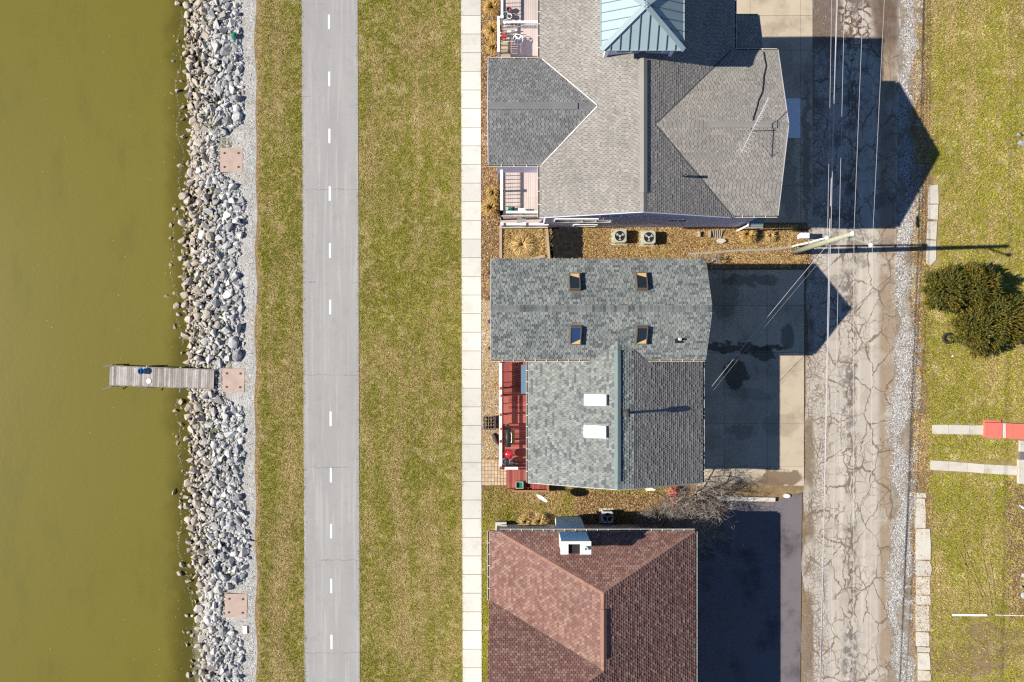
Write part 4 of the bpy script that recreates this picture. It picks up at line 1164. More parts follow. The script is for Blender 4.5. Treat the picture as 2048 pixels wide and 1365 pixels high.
mb = MB(); mb.lathe(q, [(0.08, -0.05), (0.08, 0.85), (0.17, 0.86), (0.17, 1.02), (0.1, 1.07), (0, 1.08)], 14); mb.build('vent_pipe', A['underlay'], h2)
mb = MB(); mb.slab([q + Vector((-.2, -.22, .095)), q + Vector((.2, -.22, .02)), q + Vector((.2, .22, .02)), q + Vector((-.2, .22, .095))], (0, 0, 0.012)); mb.build('vent_flashing', A['underlay'], h2)
q = W(1357, 679, 6.9); q.z = pS(q.x, q.y)
mb = MB(); mb.lathe(q, [(0.075, -0.05), (0.075, 0.3), (0.045, 0.3), (0.045, 0.1)], 12); mb.build('vent_pipe', A['porcelain'], h2)
mb = MB(); mb.slab([q + Vector((-.24, -.22, -.09)), q + Vector((.24, -.22, -.09)), q + Vector((.24, .22, .13)), q + Vector((-.24, .22, .13))], (0, 0, 0.012)); mb.build('vent_flashing', A['black'], h2)
for i, (py, r) in enumerate(((545, .09), (595, .08), (643, .08), (697, .1))):
    p = W(979, py, 1.2); p.z = 0
    mb = MB(); mb.lathe(p, [(0.11, 0.0), (0.11, 0.04), (0.03, 0.06), (0.03, 0.5), (0.10, 0.52), (0.12, 0.60), (0.06, 0.68), (0, 0.7)], 12)
    solo(mb, 'garden_light', A['black'], ('northernmost', 'second northernmost', 'second southernmost', 'southernmost')[i] + ' of four small black path lights along the west wall of the blue-grey house', 'garden light', 'black path lights along the west wall')

# red deck
rd = thing('deck', 'red stained deck with white-capped rail on the west side of the middle house', 'deck', W(1028, 830))
RZ = 0.9
rx = lambda px, h=RZ: (px - 1024) * (1 - h / H) / S
ry = lambda py, h=RZ: (682.5 - py) * (1 - h / H) / S
planks(rd, rx(1001), 39.5 / S, ry(936), ry(723), RZ, A['deckred'], 'x', 0.15)
joists(rd, rx(1001), 39.5 / S, ry(936), ry(723), RZ, A['deckred'])
railing(rd, (rx(1002, 1.9), ry(936, 1.9), 0), (rx(1002, 1.9), ry(724, 1.9), 0), RZ, A['deckred'], bal=0.62, top_w=0.14)
mb = MB(); mb.bar((rx(1001, 1.9), ry(937, 1.9), RZ + 0.99), (rx(1001, 1.9), ry(722, 1.9), RZ + 0.99), 0.17, 0.03); mb.build('rail_cap', A['white'], rd)
mb = MB(); mb.bar((rx(1009, 1.9), ry(937, 1.9), RZ + 0.98), (rx(1036, 1.9), ry(937, 1.9), RZ + 0.98), 0.16, 0.04); mb.build('rail_cap', A['white'], rd)
railing(rd, (rx(1003, 1.9), ry(938, 1.9), 0), (rx(1038, 1.9), ry(938, 1.9), 0), RZ, A['deckred'], posts=False, top_w=0.1)
# lower landing with lengthwise boards, and its low brown edge
planks(rd, rx(1013, .5), 39 / S, ry(976, .5), ry(940, .5), 0.5, A['deckred'], 'y', 0.17)
planks(rd, 39.5 / S, rx(1094, .5), ry(979, .5), ry(955, .5), 0.5, A['deckred'], 'y', 0.17)
joists(rd, rx(1013, .5), rx(1094, .5), ry(979, .5), ry(940, .5), 0.44, A['deckred'])
mb = MB(); mb.box(rx(1028, .9), rx(1098, .9), ry(985, .9), ry(981, .9), 0.0, 0.9); mb.box(rx(1094, .9), rx(1098, .9), ry(980.8, .9), ry(968, .9), 0, 0.9)
mb.build('stair_rail', A['brownwood'], rd)
for i, (px0, px1, py0, py1) in enumerate(((1001, 1009, 848, 790), (1001, 1012, 790, 726))):
    mb = MB(); mb.box(rx(px0 + 6), rx(px1 + 8), ry(py0), ry(py1), RZ + 0.4, RZ + 0.45); mb.build('bench_seat', A['deckred'], rd)
# pergola-like beams above it, whose shadows stripe the boards
mb = MB()
for px, py in ((1003, 790), (1003, 855)):
    p = Vector((rx(px), ry(py), 0)); mb.box(p.x - 0.07, p.x + 0.07, p.y - 0.07, p.y + 0.07, 0, RZ + 1.15)
mb.build('rail_post', A['redcloth'], rd)
tbx = thing('blue_table', 'blue-grey rectangular table tucked against the house wall on the red deck', 'table', (rx(1049), ry(756), RZ))
mb = MB(); mb.box(rx(1042, 1.6), rx(1056, 1.6), ry(788, 1.6), ry(730, 1.6), RZ + 0.68, RZ + 0.72)
mb.build('table_top', A['tarp'], tbx)
for px in (1043, 1054):
    for py in (786, 732):
        mb = MB(); mb.box(rx(px) - 0.03, rx(px) + 0.03, ry(py) - 0.03, ry(py) + 0.03, RZ + 0.003, RZ + 0.678); mb.build('leg', A['steel'], tbx)
# black barrel smoker
c = W(1016, 876, RZ + 0.9); c.z = RZ
sm = thing('barrel_smoker', 'long black barrel smoker grill on the red deck', 'grill', c)
mb = MB(); L2 = 0.58
ring = []
for i, (yy_, r) in enumerate(((-L2, 0.0), (-L2, 0.16), (-L2 * .97, 0.185), (L2 * .97, 0.185), (L2, 0.16), (L2, 0.0))):
    ring.append((yy_, r))
P = []; F = []; nn = 16
for yy_, r in ring:
    for k in range(nn):
        a = 2 * math.pi * k / nn; P.append(c + Vector((r * math.cos(a), yy_, 0.8 + r * math.sin(a))))
for i in range(len(ring) - 1):
    for k in range(nn): F.append((i * nn + k, i * nn + (k + 1) % nn, (i + 1) * nn + (k + 1) % nn, (i + 1) * nn + k))
mb.add(P, F); mb.build('barrel', A['black'], sm, fixn=True, smooth=True)
for y in (-0.45, 0.45):
    for x in (-0.2, 0.2):
        mb = MB(); mb.tube([c + Vector((x, y, 0.005)), c + Vector((x * 0.6, y, 0.72))], 0.025, 6); mb.build('leg', A['black'], sm)
mb = MB(); mb.box(c.x + 0.2, c.x + 0.42, c.y - 0.45, c.y + 0.45, c.z + 0.66, c.z + 0.69); mb.build('side_shelf', A['brownwood'], sm)
mb = MB(); mb.lathe(c + Vector((0.0, L2 + 0.12, 0.9)), [(0.11, -.3), (0.11, 0.05), (0.07, 0.05)], 12); mb.build('firebox', A['black'], sm)
mb = MB(); mb.tube([c + Vector((0.16, -0.3, 0.9)), c + Vector((0.22, -0.3, 0.92)), c + Vector((0.22, 0.3, 0.92)), c + Vector((0.16, 0.3, 0.9))], 0.015, 6); mb.build('handle', A['steel'], sm)
def kettle(px, py, r, label, lid, open_=False):
    c = W(px, py, RZ + 0.8); c.z = RZ
    k = thing('kettle_grill', label, 'grill', c)
    mb = MB(); mb.lathe(c, [(0.06, 0.36), (r * .75, 0.45), (r, 0.62), (r * 1.02, 0.66)] + ([(r * .95, 0.66), (r * .8, 0.5), (0, 0.45)] if open_ else []), 22); mb.build('bowl', A['black'] if open_ else lid, k, smooth=True)
    if open_:
        mb = MB()
        mb.tube([c + Vector((r * .93 * math.cos(a), r * .93 * math.sin(a), 0.665)) for a in np.linspace(0, 2 * math.pi, 23)[:-1]], 0.018, 6, closed=True)
        for i in range(-4, 5):
            x = i * r * 0.2; l = math.sqrt(max(0.001, (r * .9) ** 2 - x * x)); mb.bar(c + Vector((x, -l, 0.62)), c + Vector((x, l, 0.62)), 0.012, 0.012)
        mb.build('grate', A['steel'], k)
    else:
        mb = MB(); mb.lathe(c, [(r * 1.03, 0.665), (r, 0.72), (r * .8, 0.82), (r * .45, 0.89), (0, 0.91)], 24); mb.build('lid', lid, k, smooth=True)
        mb = MB(); mb.tube([c + Vector((-0.08, 0, 0.9)), c + Vector((-0.05, 0, 0.96)), c + Vector((0.05, 0, 0.96)), c + Vector((0.08, 0, 0.9))], 0.012, 6); mb.build('handle', A['steel'], k)
    for a in (0.4, 2.5, 4.6):
        mb = MB(); mb.tube([c + Vector((0.3 * math.cos(a), 0.3 * math.sin(a), 0.005)), c + Vector((0.12 * math.cos(a), 0.12 * math.sin(a), 0.42))], 0.014, 6); mb.build('leg', A['steel'], k)
kettle(1017, 909, 0.285, 'shiny red kettle grill with its lid on, on the red deck', A['redenamel'])
kettle(1012, 924.5, 0.24, 'open black kettle grill without lid beside the deck rail', A['black'], True)
kettle(1026, 926, 0.17, 'small black kettle grill behind the open one', A['black'])
# box on the landing, bench and log on the grass
c = W(1039, 971, 0.9); c.z = 0.5
bx = thing('planter_box', 'grey-green open box on the red landing steps', 'planter box', c)
mb = MB()
for s in (-1, 1):
    mb.bar(c + Vector((-0.24, s * 0.2, 0.18)), c + Vector((0.24, s * 0.2, 0.18)), 0.04, 0.34); mb.bar(c + Vector((s * 0.22, -0.178, 0.18)), c + Vector((s * 0.22, 0.178, 0.18)), 0.04, 0.34)
mb.build('box_side', A['condenser'], bx)
mb = MB(); mb.box(c.x - 0.2, c.x + 0.2, c.y - 0.18, c.y + 0.18, c.z + 0.015, c.z + 0.2); mb.build('box_soil', A['green'], bx)
c = W(983, 845); 
bn = thing('garden_bench', 'dark brown garden bench on the straw-coloured grass beside the red deck', 'bench', c)
for i in range(4):
    mb = MB(); mb.box(c.x - 0.32 + i * .16, c.x - 0.2 + i * .16, c.y - 0.36, c.y + 0.36, 0.40, 0.43); mb.build('slat', A['bench'], bn)
for i in range(4):
    mb = MB(); y = c.y - 0.36 + i * 0.2; mb.box(c.x - 0.5, c.x - 0.36, y, y + 0.14, 0.45, 0.80); mb.build('back_slat', A['bench'], bn)
for x in (-.3, .28):
    for y in (-.34, .34):
        mb = MB(); mb.box(c.x + x - .03, c.x + x + .03, c.y + y - .03, c.y + y + .03, 0, 0.398); mb.build('leg', A['bench'], bn)
for y in (-.39, .39):
    mb = MB(); mb.bar(c + Vector((-.42, y, .6)), c + Vector((.3, y, .6)), .06, .04); mb.build('armrest', A['bench'], bn)
p, q = W(985, 868), W(996, 888)
mb = MB(); mb.tube([p + Vector((0, 0, .12)), p.lerp(q, .3) + Vector((.02, .03, .14)), p.lerp(q, .7) + Vector((-.02, 0, .13)), q + Vector((0, 0, .1))], [.10, .14, .13, .09], 9)
solo(mb, 'log', A['bench'], 'short dark log lying on the grass west of the red deck', 'log')
c = W(992, 769)
pw = thing('pinwheel', 'red garden pinwheel standing in the grass beside the red deck', 'pinwheel', c)
mb = MB(); mb.tube([c, c + Vector((0, 0, .55))], .012, 5); mb.build('stick', A['steel'], pw)
mb = MB()
for k in range(5):
    a = k * 2 * math.pi / 5
    mb.add([c + Vector((0, 0, .56)), c + Vector((.18 * math.cos(a), .18 * math.sin(a), .58)), c + Vector((.1 * math.cos(a + .6), .1 * math.sin(a + .6), .6))], [(0, 1, 2)])
mb.build('vane', A['redcloth'], pw)

# satellite dish
b0 = W(1094, 981); dc = W(1085, 994.5, 1.9)
sd = thing('satellite_dish', 'white satellite dish on a pole in the grass by the landing', 'satellite dish', b0)
b1 = Vector((dc.x + 0.15, dc.y + 0.1, 0))
sd.location = b1; ORIGIN[sd.name] = b1
mb = MB(); mb.tube([b1, b1 + Vector((0, 0, 1.75)), dc + Vector((0.05, 0.03, -0.05))], 0.03, 8); mb.build('mast', A['steel'], sd)
ax = Vector((-0.55, -0.78, 0.42)).normalized(); s1 = ax.cross(Vector((0, 0, 1))).normalized(); s2 = s1.cross(ax)
P = [dc]; F = []
for r, d in ((.2, .015), (.34, .05), (.42, .09)):
    for k in range(20):
        a = 2 * math.pi * k / 20; P.append(dc + s1 * r * math.cos(a) + s2 * r * 0.9 * math.sin(a) + ax * d)
for k in range(20): F.append((0, 1 + k, 1 + (k + 1) % 20))
for i in range(2):
    for k in range(20): F.append((1 + i * 20 + k, 21 + i * 20 + k, 21 + i * 20 + (k + 1) % 20, 1 + i * 20 + (k + 1) % 20))
n_ = len(P)
P += [p - ax * 0.02 for p in P]; F += [tuple(reversed([i + n_ for i in f])) for f in F]
mb = MB(); mb.add(P, F); mb.build('reflector', A['pedestal'], sd)
mb = MB(); mb.tube([dc - s2 * .38 + ax * .08, dc + ax * .45 - s2 * .1], .015, 6); mb.build('feed_arm', A['steel'], sd)

# paver patches
def pavers(name, x0, x1, y0, y1, nx_, ny_):
    d = bpy.data.objects.new(name, None); col.objects.link(d); d['kind'] = 'structure'
    for i in range(nx_):
        for j in range(ny_):
            a = W(x0 + (x1 - x0) * i / nx_, y0 + (y1 - y0) * j / ny_); b_ = W(x0 + (x1 - x0) * (i + 1) / nx_, y0 + (y1 - y0) * (j + 1) / ny_)
            mb = MB(); mb.box(a.x + .012, b_.x - .012, b_.y + .012, a.y - .012, -.01, .04 + random.uniform(-.006, .006)); mb.build('paver', A['paver'], d)
pavers('paver_patio', 963.5, 1001, 919, 971, 6, 7)
pavers('paver_patio', 1001, 1013, 936, 971, 2, 5)
pavers('paver_patio', 963, 978, 268, 292, 2, 4)

# ------------------------------------------------------------------ red-roofed house
h3 = thing('house', 'red-brown hip-roofed house with a tall white chimney', 'house', G(150, 480))
mb = MB(); mb.box(-30 / S, 325 / S, -770 / S, -366 / S, 0, 4.7)
mb.slab([G(325, 770, 4.7), G(325, 770, 4.85), G(20.4, 770, 10.1), G(-30, 770, 10.1), G(-30, 770, 4.7)], (0, .1, 0))
mb.slab([G(-30, 485, 4.702), G(-30, 640, 10.1), G(-30, 769, 10.1), G(-30, 769, 4.702)], (.1, 0, 0))
mb.build('wall', A['siding2'], h3, fixn=True)
R3 = Roofer(h3)
z3 = dict(w=0.21, c=0.155, t=0.034, vary=0.08)
R3.slope([[G(-40.6, 350, 4.6), G(-22.4, 350, 4.9), G(159, 436.8, 7.9), G(159, 573, 7.9), G(-40.6, 479, 4.6)]], YP, A['roof3'], want=130, **z3)
R3.slope([[G(-22.4, 350, 4.9), G(336, 350, 4.9), G(159, 436.8, 7.9)]], XP, A['roof3'], want=80, **z3)
R3.slope([[G(336, 350, 4.9), G(336, 573, 4.9), G(159, 573, 7.9), G(159, 436.8, 7.9)], [G(336, 573, 4.9), G(336, 640, 4.9), G(20.4, 640, 10.25), G(159, 573, 7.9)],
          [G(336, 640, 4.9), G(336, 780, 4.9), G(20.4, 780, 10.25), G(20.4, 640, 10.25)]], YP, A['roof3'], want=0, **z3)
R3.slope([[G(-42, 640, 10.24), G(20.4, 640, 10.24), G(20.4, 780, 10.24), G(-42, 780, 10.24)]], XP, A['roof3'], want=0, **z3)
R3.slope([[G(-42, 479, 4.6), G(159, 573, 7.9), G(20.4, 640, 10.25), G(-42, 640, 10.25)]], XP, A['roof3'], want=90, **z3)
dW3 = Vector((-199.6 / S, 0, -3.3)); dE3 = Vector((177 / S, 0, -3.0)); dN3 = Vector((0, 86.8 / S, -3.0)); dNw = Vector((0, 94 / S, -3.3))
def hipdirs(p, q, n1, n2):
    d = (Vector(q) - Vector(p)).normalized(); out = []
    for n in (n1, n2):
        n = Vector(n).normalized(); s = d.cross(n).normalized(); out.append(s)
    return out
def nrm(down):
    d = Vector(down); h_ = Vector((d.x, d.y, 0)); return (h_.normalized() * (-d.z) + Vector((0, 0, 1)) * h_.length).normalized()
nW3, nE3, nN3, nNw = nrm(dW3), nrm(dE3), nrm(dN3), nrm(dNw)
def hip_caps(h, p, q, na, nb, mat, **kw):
    a, b_ = hipdirs(p, q, na, nb)
    if a.z > 0: a = -a
    if b_.z > 0: b_ = -b_
    return cap_row(h, p, q, a, b_, mat, **kw)
hip_caps(h3, G(-22.4, 350, 4.9), G(159, 436.8, 7.9), nW3, nN3, A['cap3'], w=.17, step=.2)
hip_caps(h3, G(336, 350, 4.9), G(159, 436.8, 7.9), nE3, nN3, A['cap3'], w=.17, step=.2)
cap_row(h3, G(159, 573, 7.9), G(159, 436.8, 7.9), dW3, dE3, A['cap3'], .17, .22)
hip_caps(h3, G(159, 573, 7.9), G(20.4, 640, 10.25), nE3, nNw, A['cap3'], w=.17, step=.2)
vent_strip(h3, G(159, 466, 7.92), G(159, 553, 7.92), dW3, dE3, A['cap3'], .19, .08)
flashing(h3, G(-40.6, 479, 4.6), G(159, 573, 7.9), .04, A['underlay'], .03)
gutter(h3, G(-22.4, 349.4, 4.86), G(336, 349.4, 4.86), YP)
gutter(h3, G(336.6, 350, 4.86), G(336.6, 780, 4.86), XP, 3)
gutter(h3, G(-41.2, 352, 4.56), G(-41.2, 478, 4.56), XN)
for X in (60, 170, 250): window(h3, G(X, 366, 2.2), 1.2, 1.2, YP, 2)
# chimney
ch = MB()
x0, x1, y0, y1 = 86 / S, 137 / S, -371.5 / S, -351 / S
ch.box(x0, x1, y0, y1, 0, 7.45)
chim = ch.build('chimney', A['stucco'], h3)
mb = MB(); mb.box(x0 + .01, x1 - .01, y1 + .002, y1 + .02, 0, 7.44); mb.build('cladding', A['palecladding'], chim)  # added thin panel: sky-lit blue of the shaded stucco painted in
mb = MB()
fx0, fx1 = x0 + 0.40, x0 + 1.06
mb.box(x0 - .04, fx0, y0 - .04, y1 + .04, 7.452, 7.62); mb.box(fx1, x1 + .04, y0 - .04, y1 + .04, 7.452, 7.62)
mb.box(fx0, fx1, y1 - .12, y1 + .04, 7.452, 7.62)
mb.build('chimney_cap', A['stucco'], chim)
mb = MB(); mb.add([(fx0, y0 - .02, 7.456), (fx1, y0 - .02, 7.456), (fx1, y1 - .125, 7.456), (fx0, y1 - .125, 7.456)], [(0, 1, 2, 3)]); mb.build('flue_opening', A['dark'], chim)
mb = MB(); mb.lathe(Vector((x1 - .27, (y0 + y1) / 2, 7.62)), [(.11, 0), (.11, .32), (.085, .32), (.085, .1)], 14); mb.build('flue_pipe', A['porcelain'], chim)

# air conditioners
def condenser(px, py, s, label, mat, hh=0.74):
    c = W(px, py, hh); c.z = 0
    t = thing('air_conditioner', label, 'air conditioner', c, 'air conditioners beside the houses')
    h_ = s / 2
    pd = MB(); pd.box(c.x - h_ - .1, c.x + h_ + .1, c.y - h_ - .1, c.y + h_ + .1, 0, .08); pd.build('pad', A['oldwalk'], t)
    P = []
    for k in range(20):
        a = 2 * math.pi * k / 20; r = h_ / max(abs(math.cos(a)), abs(math.sin(a))); r = min(r, h_ * 1.25); P.append((c.x + r * math.cos(a), c.y + r * math.sin(a)))
    mb = MB(); mb.prism(P, .083, hh - .06); mb.build('cabinet', mat, t)
    mb = MB(); n0 = 20; ri = h_ * .8
    V = [(p[0], p[1], hh) for p in P] + [(c.x + ri * math.cos(2 * math.pi * k / 20), c.y + ri * math.sin(2 * math.pi * k / 20), hh + .01) for k in range(20)] + [(c.x + ri * math.cos(2 * math.pi * k / 20), c.y + ri * math.sin(2 * math.pi * k / 20), hh - .055) for k in range(20)] + [(p[0], p[1], hh - .06) for p in P]
    F = []
    for k in range(20):
        k2 = (k + 1) % 20
        F += [(k, k2, 20 + k2, 20 + k), (20 + k, 20 + k2, 40 + k2, 40 + k), (60 + k, 60 + k2, k2, k)]
    mb.add(V, F); mb.build('top_panel', mat, t, fixn=True)
    mb = MB(); mb.lathe(c + Vector((0, 0, hh - .057)), [(ri, 0), (ri, .002)], 20); mb.build('fan_well', A['black'], t)
    for k in range(3):
        a = k * 2.094 + .5; mb = MB()
        mb.add([c + Vector((.03 * math.cos(a), .03 * math.sin(a), hh - .03)), c + Vector((ri * .85 * math.cos(a - .35), ri * .85 * math.sin(a - .35), hh - .02)), c + Vector((ri * .85 * math.cos(a + .35), ri * .85 * math.sin(a + .35), hh - .045))], [(0, 1, 2)])
        mb.build('fan_blade', A['fanmetal'], t)
    mb = MB(); mb.lathe(c + Vector((0, 0, hh - .02)), [(.07, 0), (.07, .02), (0, .03)], 12); mb.build('fan_hub', A['fanmetal'], t)
    mb = MB()
    for r in (.35, .6, .85):
        mb.tube([c + Vector((ri * r * math.cos(a), ri * r * math.sin(a), hh + .012)) for a in np.linspace(0, 2 * math.pi, 17)[:-1]], .006, 4, closed=True)
    mb.build('fan_guard', A['black'], t)
condenser(1240, 472.5, .82, 'sage green air conditioner, west one of the pair beside the lavender wall', A['condenser'])
condenser(1298, 475, .82, 'sage green air conditioner, east one of the pair beside the lavender wall', A['condenser'])
condenser(1215, 1035, .72, 'dark grey air conditioner standing by the red-roofed house', A['siding2'], .68)

# raised beds, stones, planks in the side yard
def timber(a, b_, label, w=.16, h=.16, mat='timber', name='landscape_timber', cat='timber', grp='landscape timbers round the beds'):
    mb = MB(); p, q = W(*a), W(*b_); mb.bar(p + Vector((0, 0, h / 2)), q + Vector((0, 0, h / 2)), w, h); solo(mb, name, A[mat], label, cat, grp)
timber((1001.5, 452), (1001.5, 517), 'long pale landscape timber on the west edge of the straw bed')
timber((1093, 452), (1098, 518), 'pale landscape timber on the east edge of the straw bed')
timber((1008, 456), (1090, 455), 'pale landscape timber across the top of the straw bed below the porch')
timber((1060, 519), (1090, 513), 'short slanting timber at the bottom of the straw bed')
timber((1397, 464), (1397, 475), 'short upright-set timber west of the small wall planting', .12, .3)
timber((1418, 463), (1418, 476), 'short timber east of the small wall planting', .12, .3)
timber((1242, 1026.5), (1281, 1026), 'yellowish wooden board lying by the red-roofed house', .17, .06, 'paver', 'board', 'board', None)
timber((1433, 996), (1549, 999), 'long grey concrete kerb log at the south edge of the driveway', .26, .2, 'oldwalk', 'kerb_stone', 'kerb stone', None)
timber((1408, 963), (1434, 964), 'short dark plank by the corner of the grey roof', .1, .08, 'bench', 'plank', 'plank', None)
p = [W(px, py) + Vector((random.uniform(-.04, .04), random.uniform(-.04, .04), .05)) for px, py in ((1376, 509), (1400, 507), (1430, 505), (1462, 503), (1500, 502), (1535, 500), (1560, 498), (1586, 495))]
mb = MB(); mb.tube(p, .09, 7); solo(mb, 'edging', A['bark'], 'thin brown edging strip across the dry grass towards the utility pole', 'edging')
mb = MB(); p = W(1610, 471.5, .85); mb.box(p.x - .28, p.x + .28, p.y - .17, p.y + .17, .62, .86); mb.box(p.x - .24, p.x + .24, p.y - .13, p.y + .13, 0, .618)
solo(mb, 'utility_pedestal', A['pedestal'], 'pale grey utility pedestal box in the dry grass by the road', 'utility box')
mb = MB(); mb.box(*(W(991, 1058).x, W(1013, 1058).x), W(0, 1058).y, W(0, 1042).y, 0, .5); mb.box(W(1002, 0).x + .02, W(1014, 0).x, W(0, 1060).y, W(0, 1046).y, .502, .8)
solo(mb, 'stone_block', A['oldwalk'], 'pale stacked stone blocks at the corner of the red roof', 'stone block')
mb = MB(); mb.tube([W(1002, 1059, .6), W(1015, 1062, .65), W(1036, 1055, .6)], .06, 8); solo(mb, 'blue_pole', A['blue'], 'blue pole leaning behind the white gutter of the red roof', 'pole')
mb = MB(); mb.prism(blob(*W(1573, 992).xy, .2, .14, 4, 10, .4), 0, .12); solo(mb, 'white_stone', A['stucco'], 'small white stone on the bare soil by the road', 'stone')

# ------------------------------------------------------------------ dock, pads, bank rocks
dk = thing('dock', 'weathered grey plank dock reaching out over the green lake', 'dock', (*W(325, 756, -.5).xy, -.9))
DKZ = -.25
a0, a1 = W(219, 751.5, DKZ), W(428, 759, DKZ)
dd = (a1 - a0).normalized(); dp_ = Vector((-dd.y, dd.x, 0)); LD = (a1 - a0).length; hw = 18.5 / S
npk = 48
for i in range(npk):
    s0, s1_ = i * LD / npk + .006, (i + 1) * LD / npk - .006
    j = random.uniform(-.02, .02)
    lift = 0.0 if i < 16 else (.006 if i < 32 else .012)
    mb = MB(); mb.slab([a0 + dd * s0 - dp_ * (hw + j) + Vector((0, 0, lift)), a0 + dd * s1_ - dp_ * (hw + j) + Vector((0, 0, lift)), a0 + dd * s1_ + dp_ * (hw - j) + Vector((0, 0, lift)), a0 + dd * s0 + dp_ * (hw - j) + Vector((0, 0, lift))], (0, 0, -.035))
    mb.build('plank', A['dockwood'], dk)
for s in (-1, 1):
    mb = MB(); mb.bar(a0 + dp_ * s * (hw + .03) - Vector((0, 0, .10)), a1 + dp_ * s * (hw + .03) - Vector((0, 0, .10)), .05, .16); mb.build('side_beam', A['dockwood'], dk)
for s0, tilt in ((0.02, -.55), (.36, -.3), (.68, .0)):
    for s in (-1, 1):
        q = a0 + dd * LD * s0 + dp_ * s * (hw + .1)
        if tilt < -.5 or s < 0:
            mb = MB(); mb.tube([q + Vector((0.05, 0, -2.0)), q + Vector((0, 0, 0)), q + Vector((tilt * .9, -.12 if s > 0 else -.22, .12))], .035, 8); mb.build('post', A['steel'], dk)
        else:
            mb = MB(); mb.tube([q + Vector((0, 0, -2.0)), q + Vector((0, 0, .15))], .035, 8); mb.build('post', A['steel'], dk)
c = W(282.5, 743, 0); c.z = DKZ + .004
bk = thing('bucket', 'bright blue round bucket on the dock planks', 'bucket', c)
mb = MB(); mb.lathe(c, [(.15, 0.0), (.21, .3), (.195, .3), (.14, .03), (0, .03)], 22); mb.build('bucket_body', A['blue'], bk)
mb = MB(); mb.bar(c + Vector((0.0, -.2, .31)), c + Vector((.0, .2, .31)), .05, .03); mb.build('bucket_handle', A['darkblue'], bk)
c = W(295, 763); c.z = DKZ + .016
mb = MB(); mb.lathe(c, [(.16, 0), (.17, .02), (.13, .028), (0, .024)], 20); solo(mb, 'pale_disc', A['stucco'], 'pale round disc lying on the dock planks', 'disc')

def pad(px, py, wpx, hpx, label, ang=0.0):
    z = float(bank_z(px - 1024)) + .16
    c = W(px, py, z); a, b_ = wpx / 2 / S, hpx / 2 / S
    t = thing('concrete_pad', label, 'concrete pad', (c.x, c.y, z - .2), 'pink concrete pads on the bank')
    ca, sa = math.cos(ang), math.sin(ang)
    R_ = lambda x, y: (c.x + x * ca - y * sa, c.y + x * sa + y * ca)
    mb = MB(); mb.prism([R_(-a, -b_), R_(a, -b_), R_(a, b_), R_(-a, b_)], z - .22, z); mb.build('slab', A['pad'], t)
    for sx in (-.62, .62):
        for sy in (-.58, .58):
            x, y = R_(a * sx, b_ * sy)
            mb = MB(); mb.tube([(x + .055 * math.cos(q), y + .055 * math.sin(q), z + .012) for q in np.linspace(0, 2 * math.pi, 11)[:-1]], .018, 5, closed=True); mb.build('lifting_ring', A['iron'], t)
            mb = MB(); mb.prism([(x + .03 * math.cos(q), y + .03 * math.sin(q)) for q in np.linspace(0, 2 * math.pi, 9)[:-1]], z + .001, z + .01); mb.build('ring_recess', A['iron'], t)
pad(463, 320.5, 45, 48, 'square pink concrete pad, northernmost of the three on the gravel bank')
pad(467, 761, 44, 47, 'square pink concrete pad at the landward end of the dock', -.02)
pad(472, 1212, 44, 47, 'square pink concrete pad, southernmost of the three on the gravel bank', -.03)

def rock_mesh(seed, flat=.75):
    r = random.Random(seed); bm = bmesh.new()
    sx, sy, sz = r.uniform(.8, 1.25), r.uniform(.65, 1.0), r.uniform(.5, .85) * flat / .75
    for _ in range(r.randint(8, 14)):
        while True:
            p = Vector((r.gauss(0, 1), r.gauss(0, 1), r.gauss(0, 1)))
            if p.length > .1: break
        p.normalize(); k = r.uniform(.85, 1.05)
        bm.verts.new((p.x * sx * k, p.y * sy * k, p.z * sz * k))
    res = bmesh.ops.convex_hull(bm, input=bm.verts[:])
    bmesh.ops.delete(bm, geom=[v for v in bm.verts if not v.link_faces], context='VERTS')
    bmesh.ops.bevel(bm, geom=bm.edges[:], offset=.035, segments=1, affect='EDGES', clamp_overlap=True)
    bmesh.ops.triangulate(bm, faces=bm.faces[:])
    me = bpy.data.meshes.new('rock'); bm.to_mesh(me); bm.free()
    me.materials.append(A['rock'])
    return me
protos = [rock_mesh(100 + i) for i in range(16)]
pv = []
for me in protos:
    v_ = np.zeros(len(me.vertices) * 3, np.float32); me.vertices.foreach_get('co', v_); v_ = v_.reshape(-1, 3)
    f_ = np.array([tuple(p.vertices) for p in me.polygons], np.int32); pv.append((v_, f_))
def shore_px(py):
    """left limit of the dense rocks in the photograph at height py"""
    return np.interp(py, [-60, 0, 80, 150, 200, 300, 370, 450, 500, 560, 700, 760, 860, 900, 1000, 1060, 1120, 1200, 1260, 1365, 1430],
                     [372, 372, 366, 368, 372, 376, 366, 362, 362, 362, 370, 376, 372, 372, 372, 372, 380, 398, 392, 398, 398])
def inner_px(py):
    return np.interp(py, [-60, 0, 100, 200, 250, 275, 300, 345, 370, 400, 450, 520, 600, 680, 715, 740, 790, 815, 860, 900, 980, 1080, 1160, 1182, 1240, 1262, 1300, 1365, 1430],
                     [476, 476, 478, 482, 480, 432, 425, 432, 468, 484, 484, 470, 482, 482, 478, 426, 426, 480, 484, 484, 478, 496, 488, 440, 436, 470, 482, 478, 478])
cand = []
for _ in range(25000):
    py = random.uniform(-400, 1765); lo, hi = shore_px(py), inner_px(py)
    px = random.uniform(lo + 3, hi)
    if 726 < py < 780 and px < 438: continue
    r = random.choice((.17, .2, .24, .28, .32, .36, .41)) * random.uniform(.85, 1.15)
    if px < lo + 18: r *= .85
    cand.append((px, py, r))
cand.sort(key=lambda t: -t[2])
placed = []; grid = {}
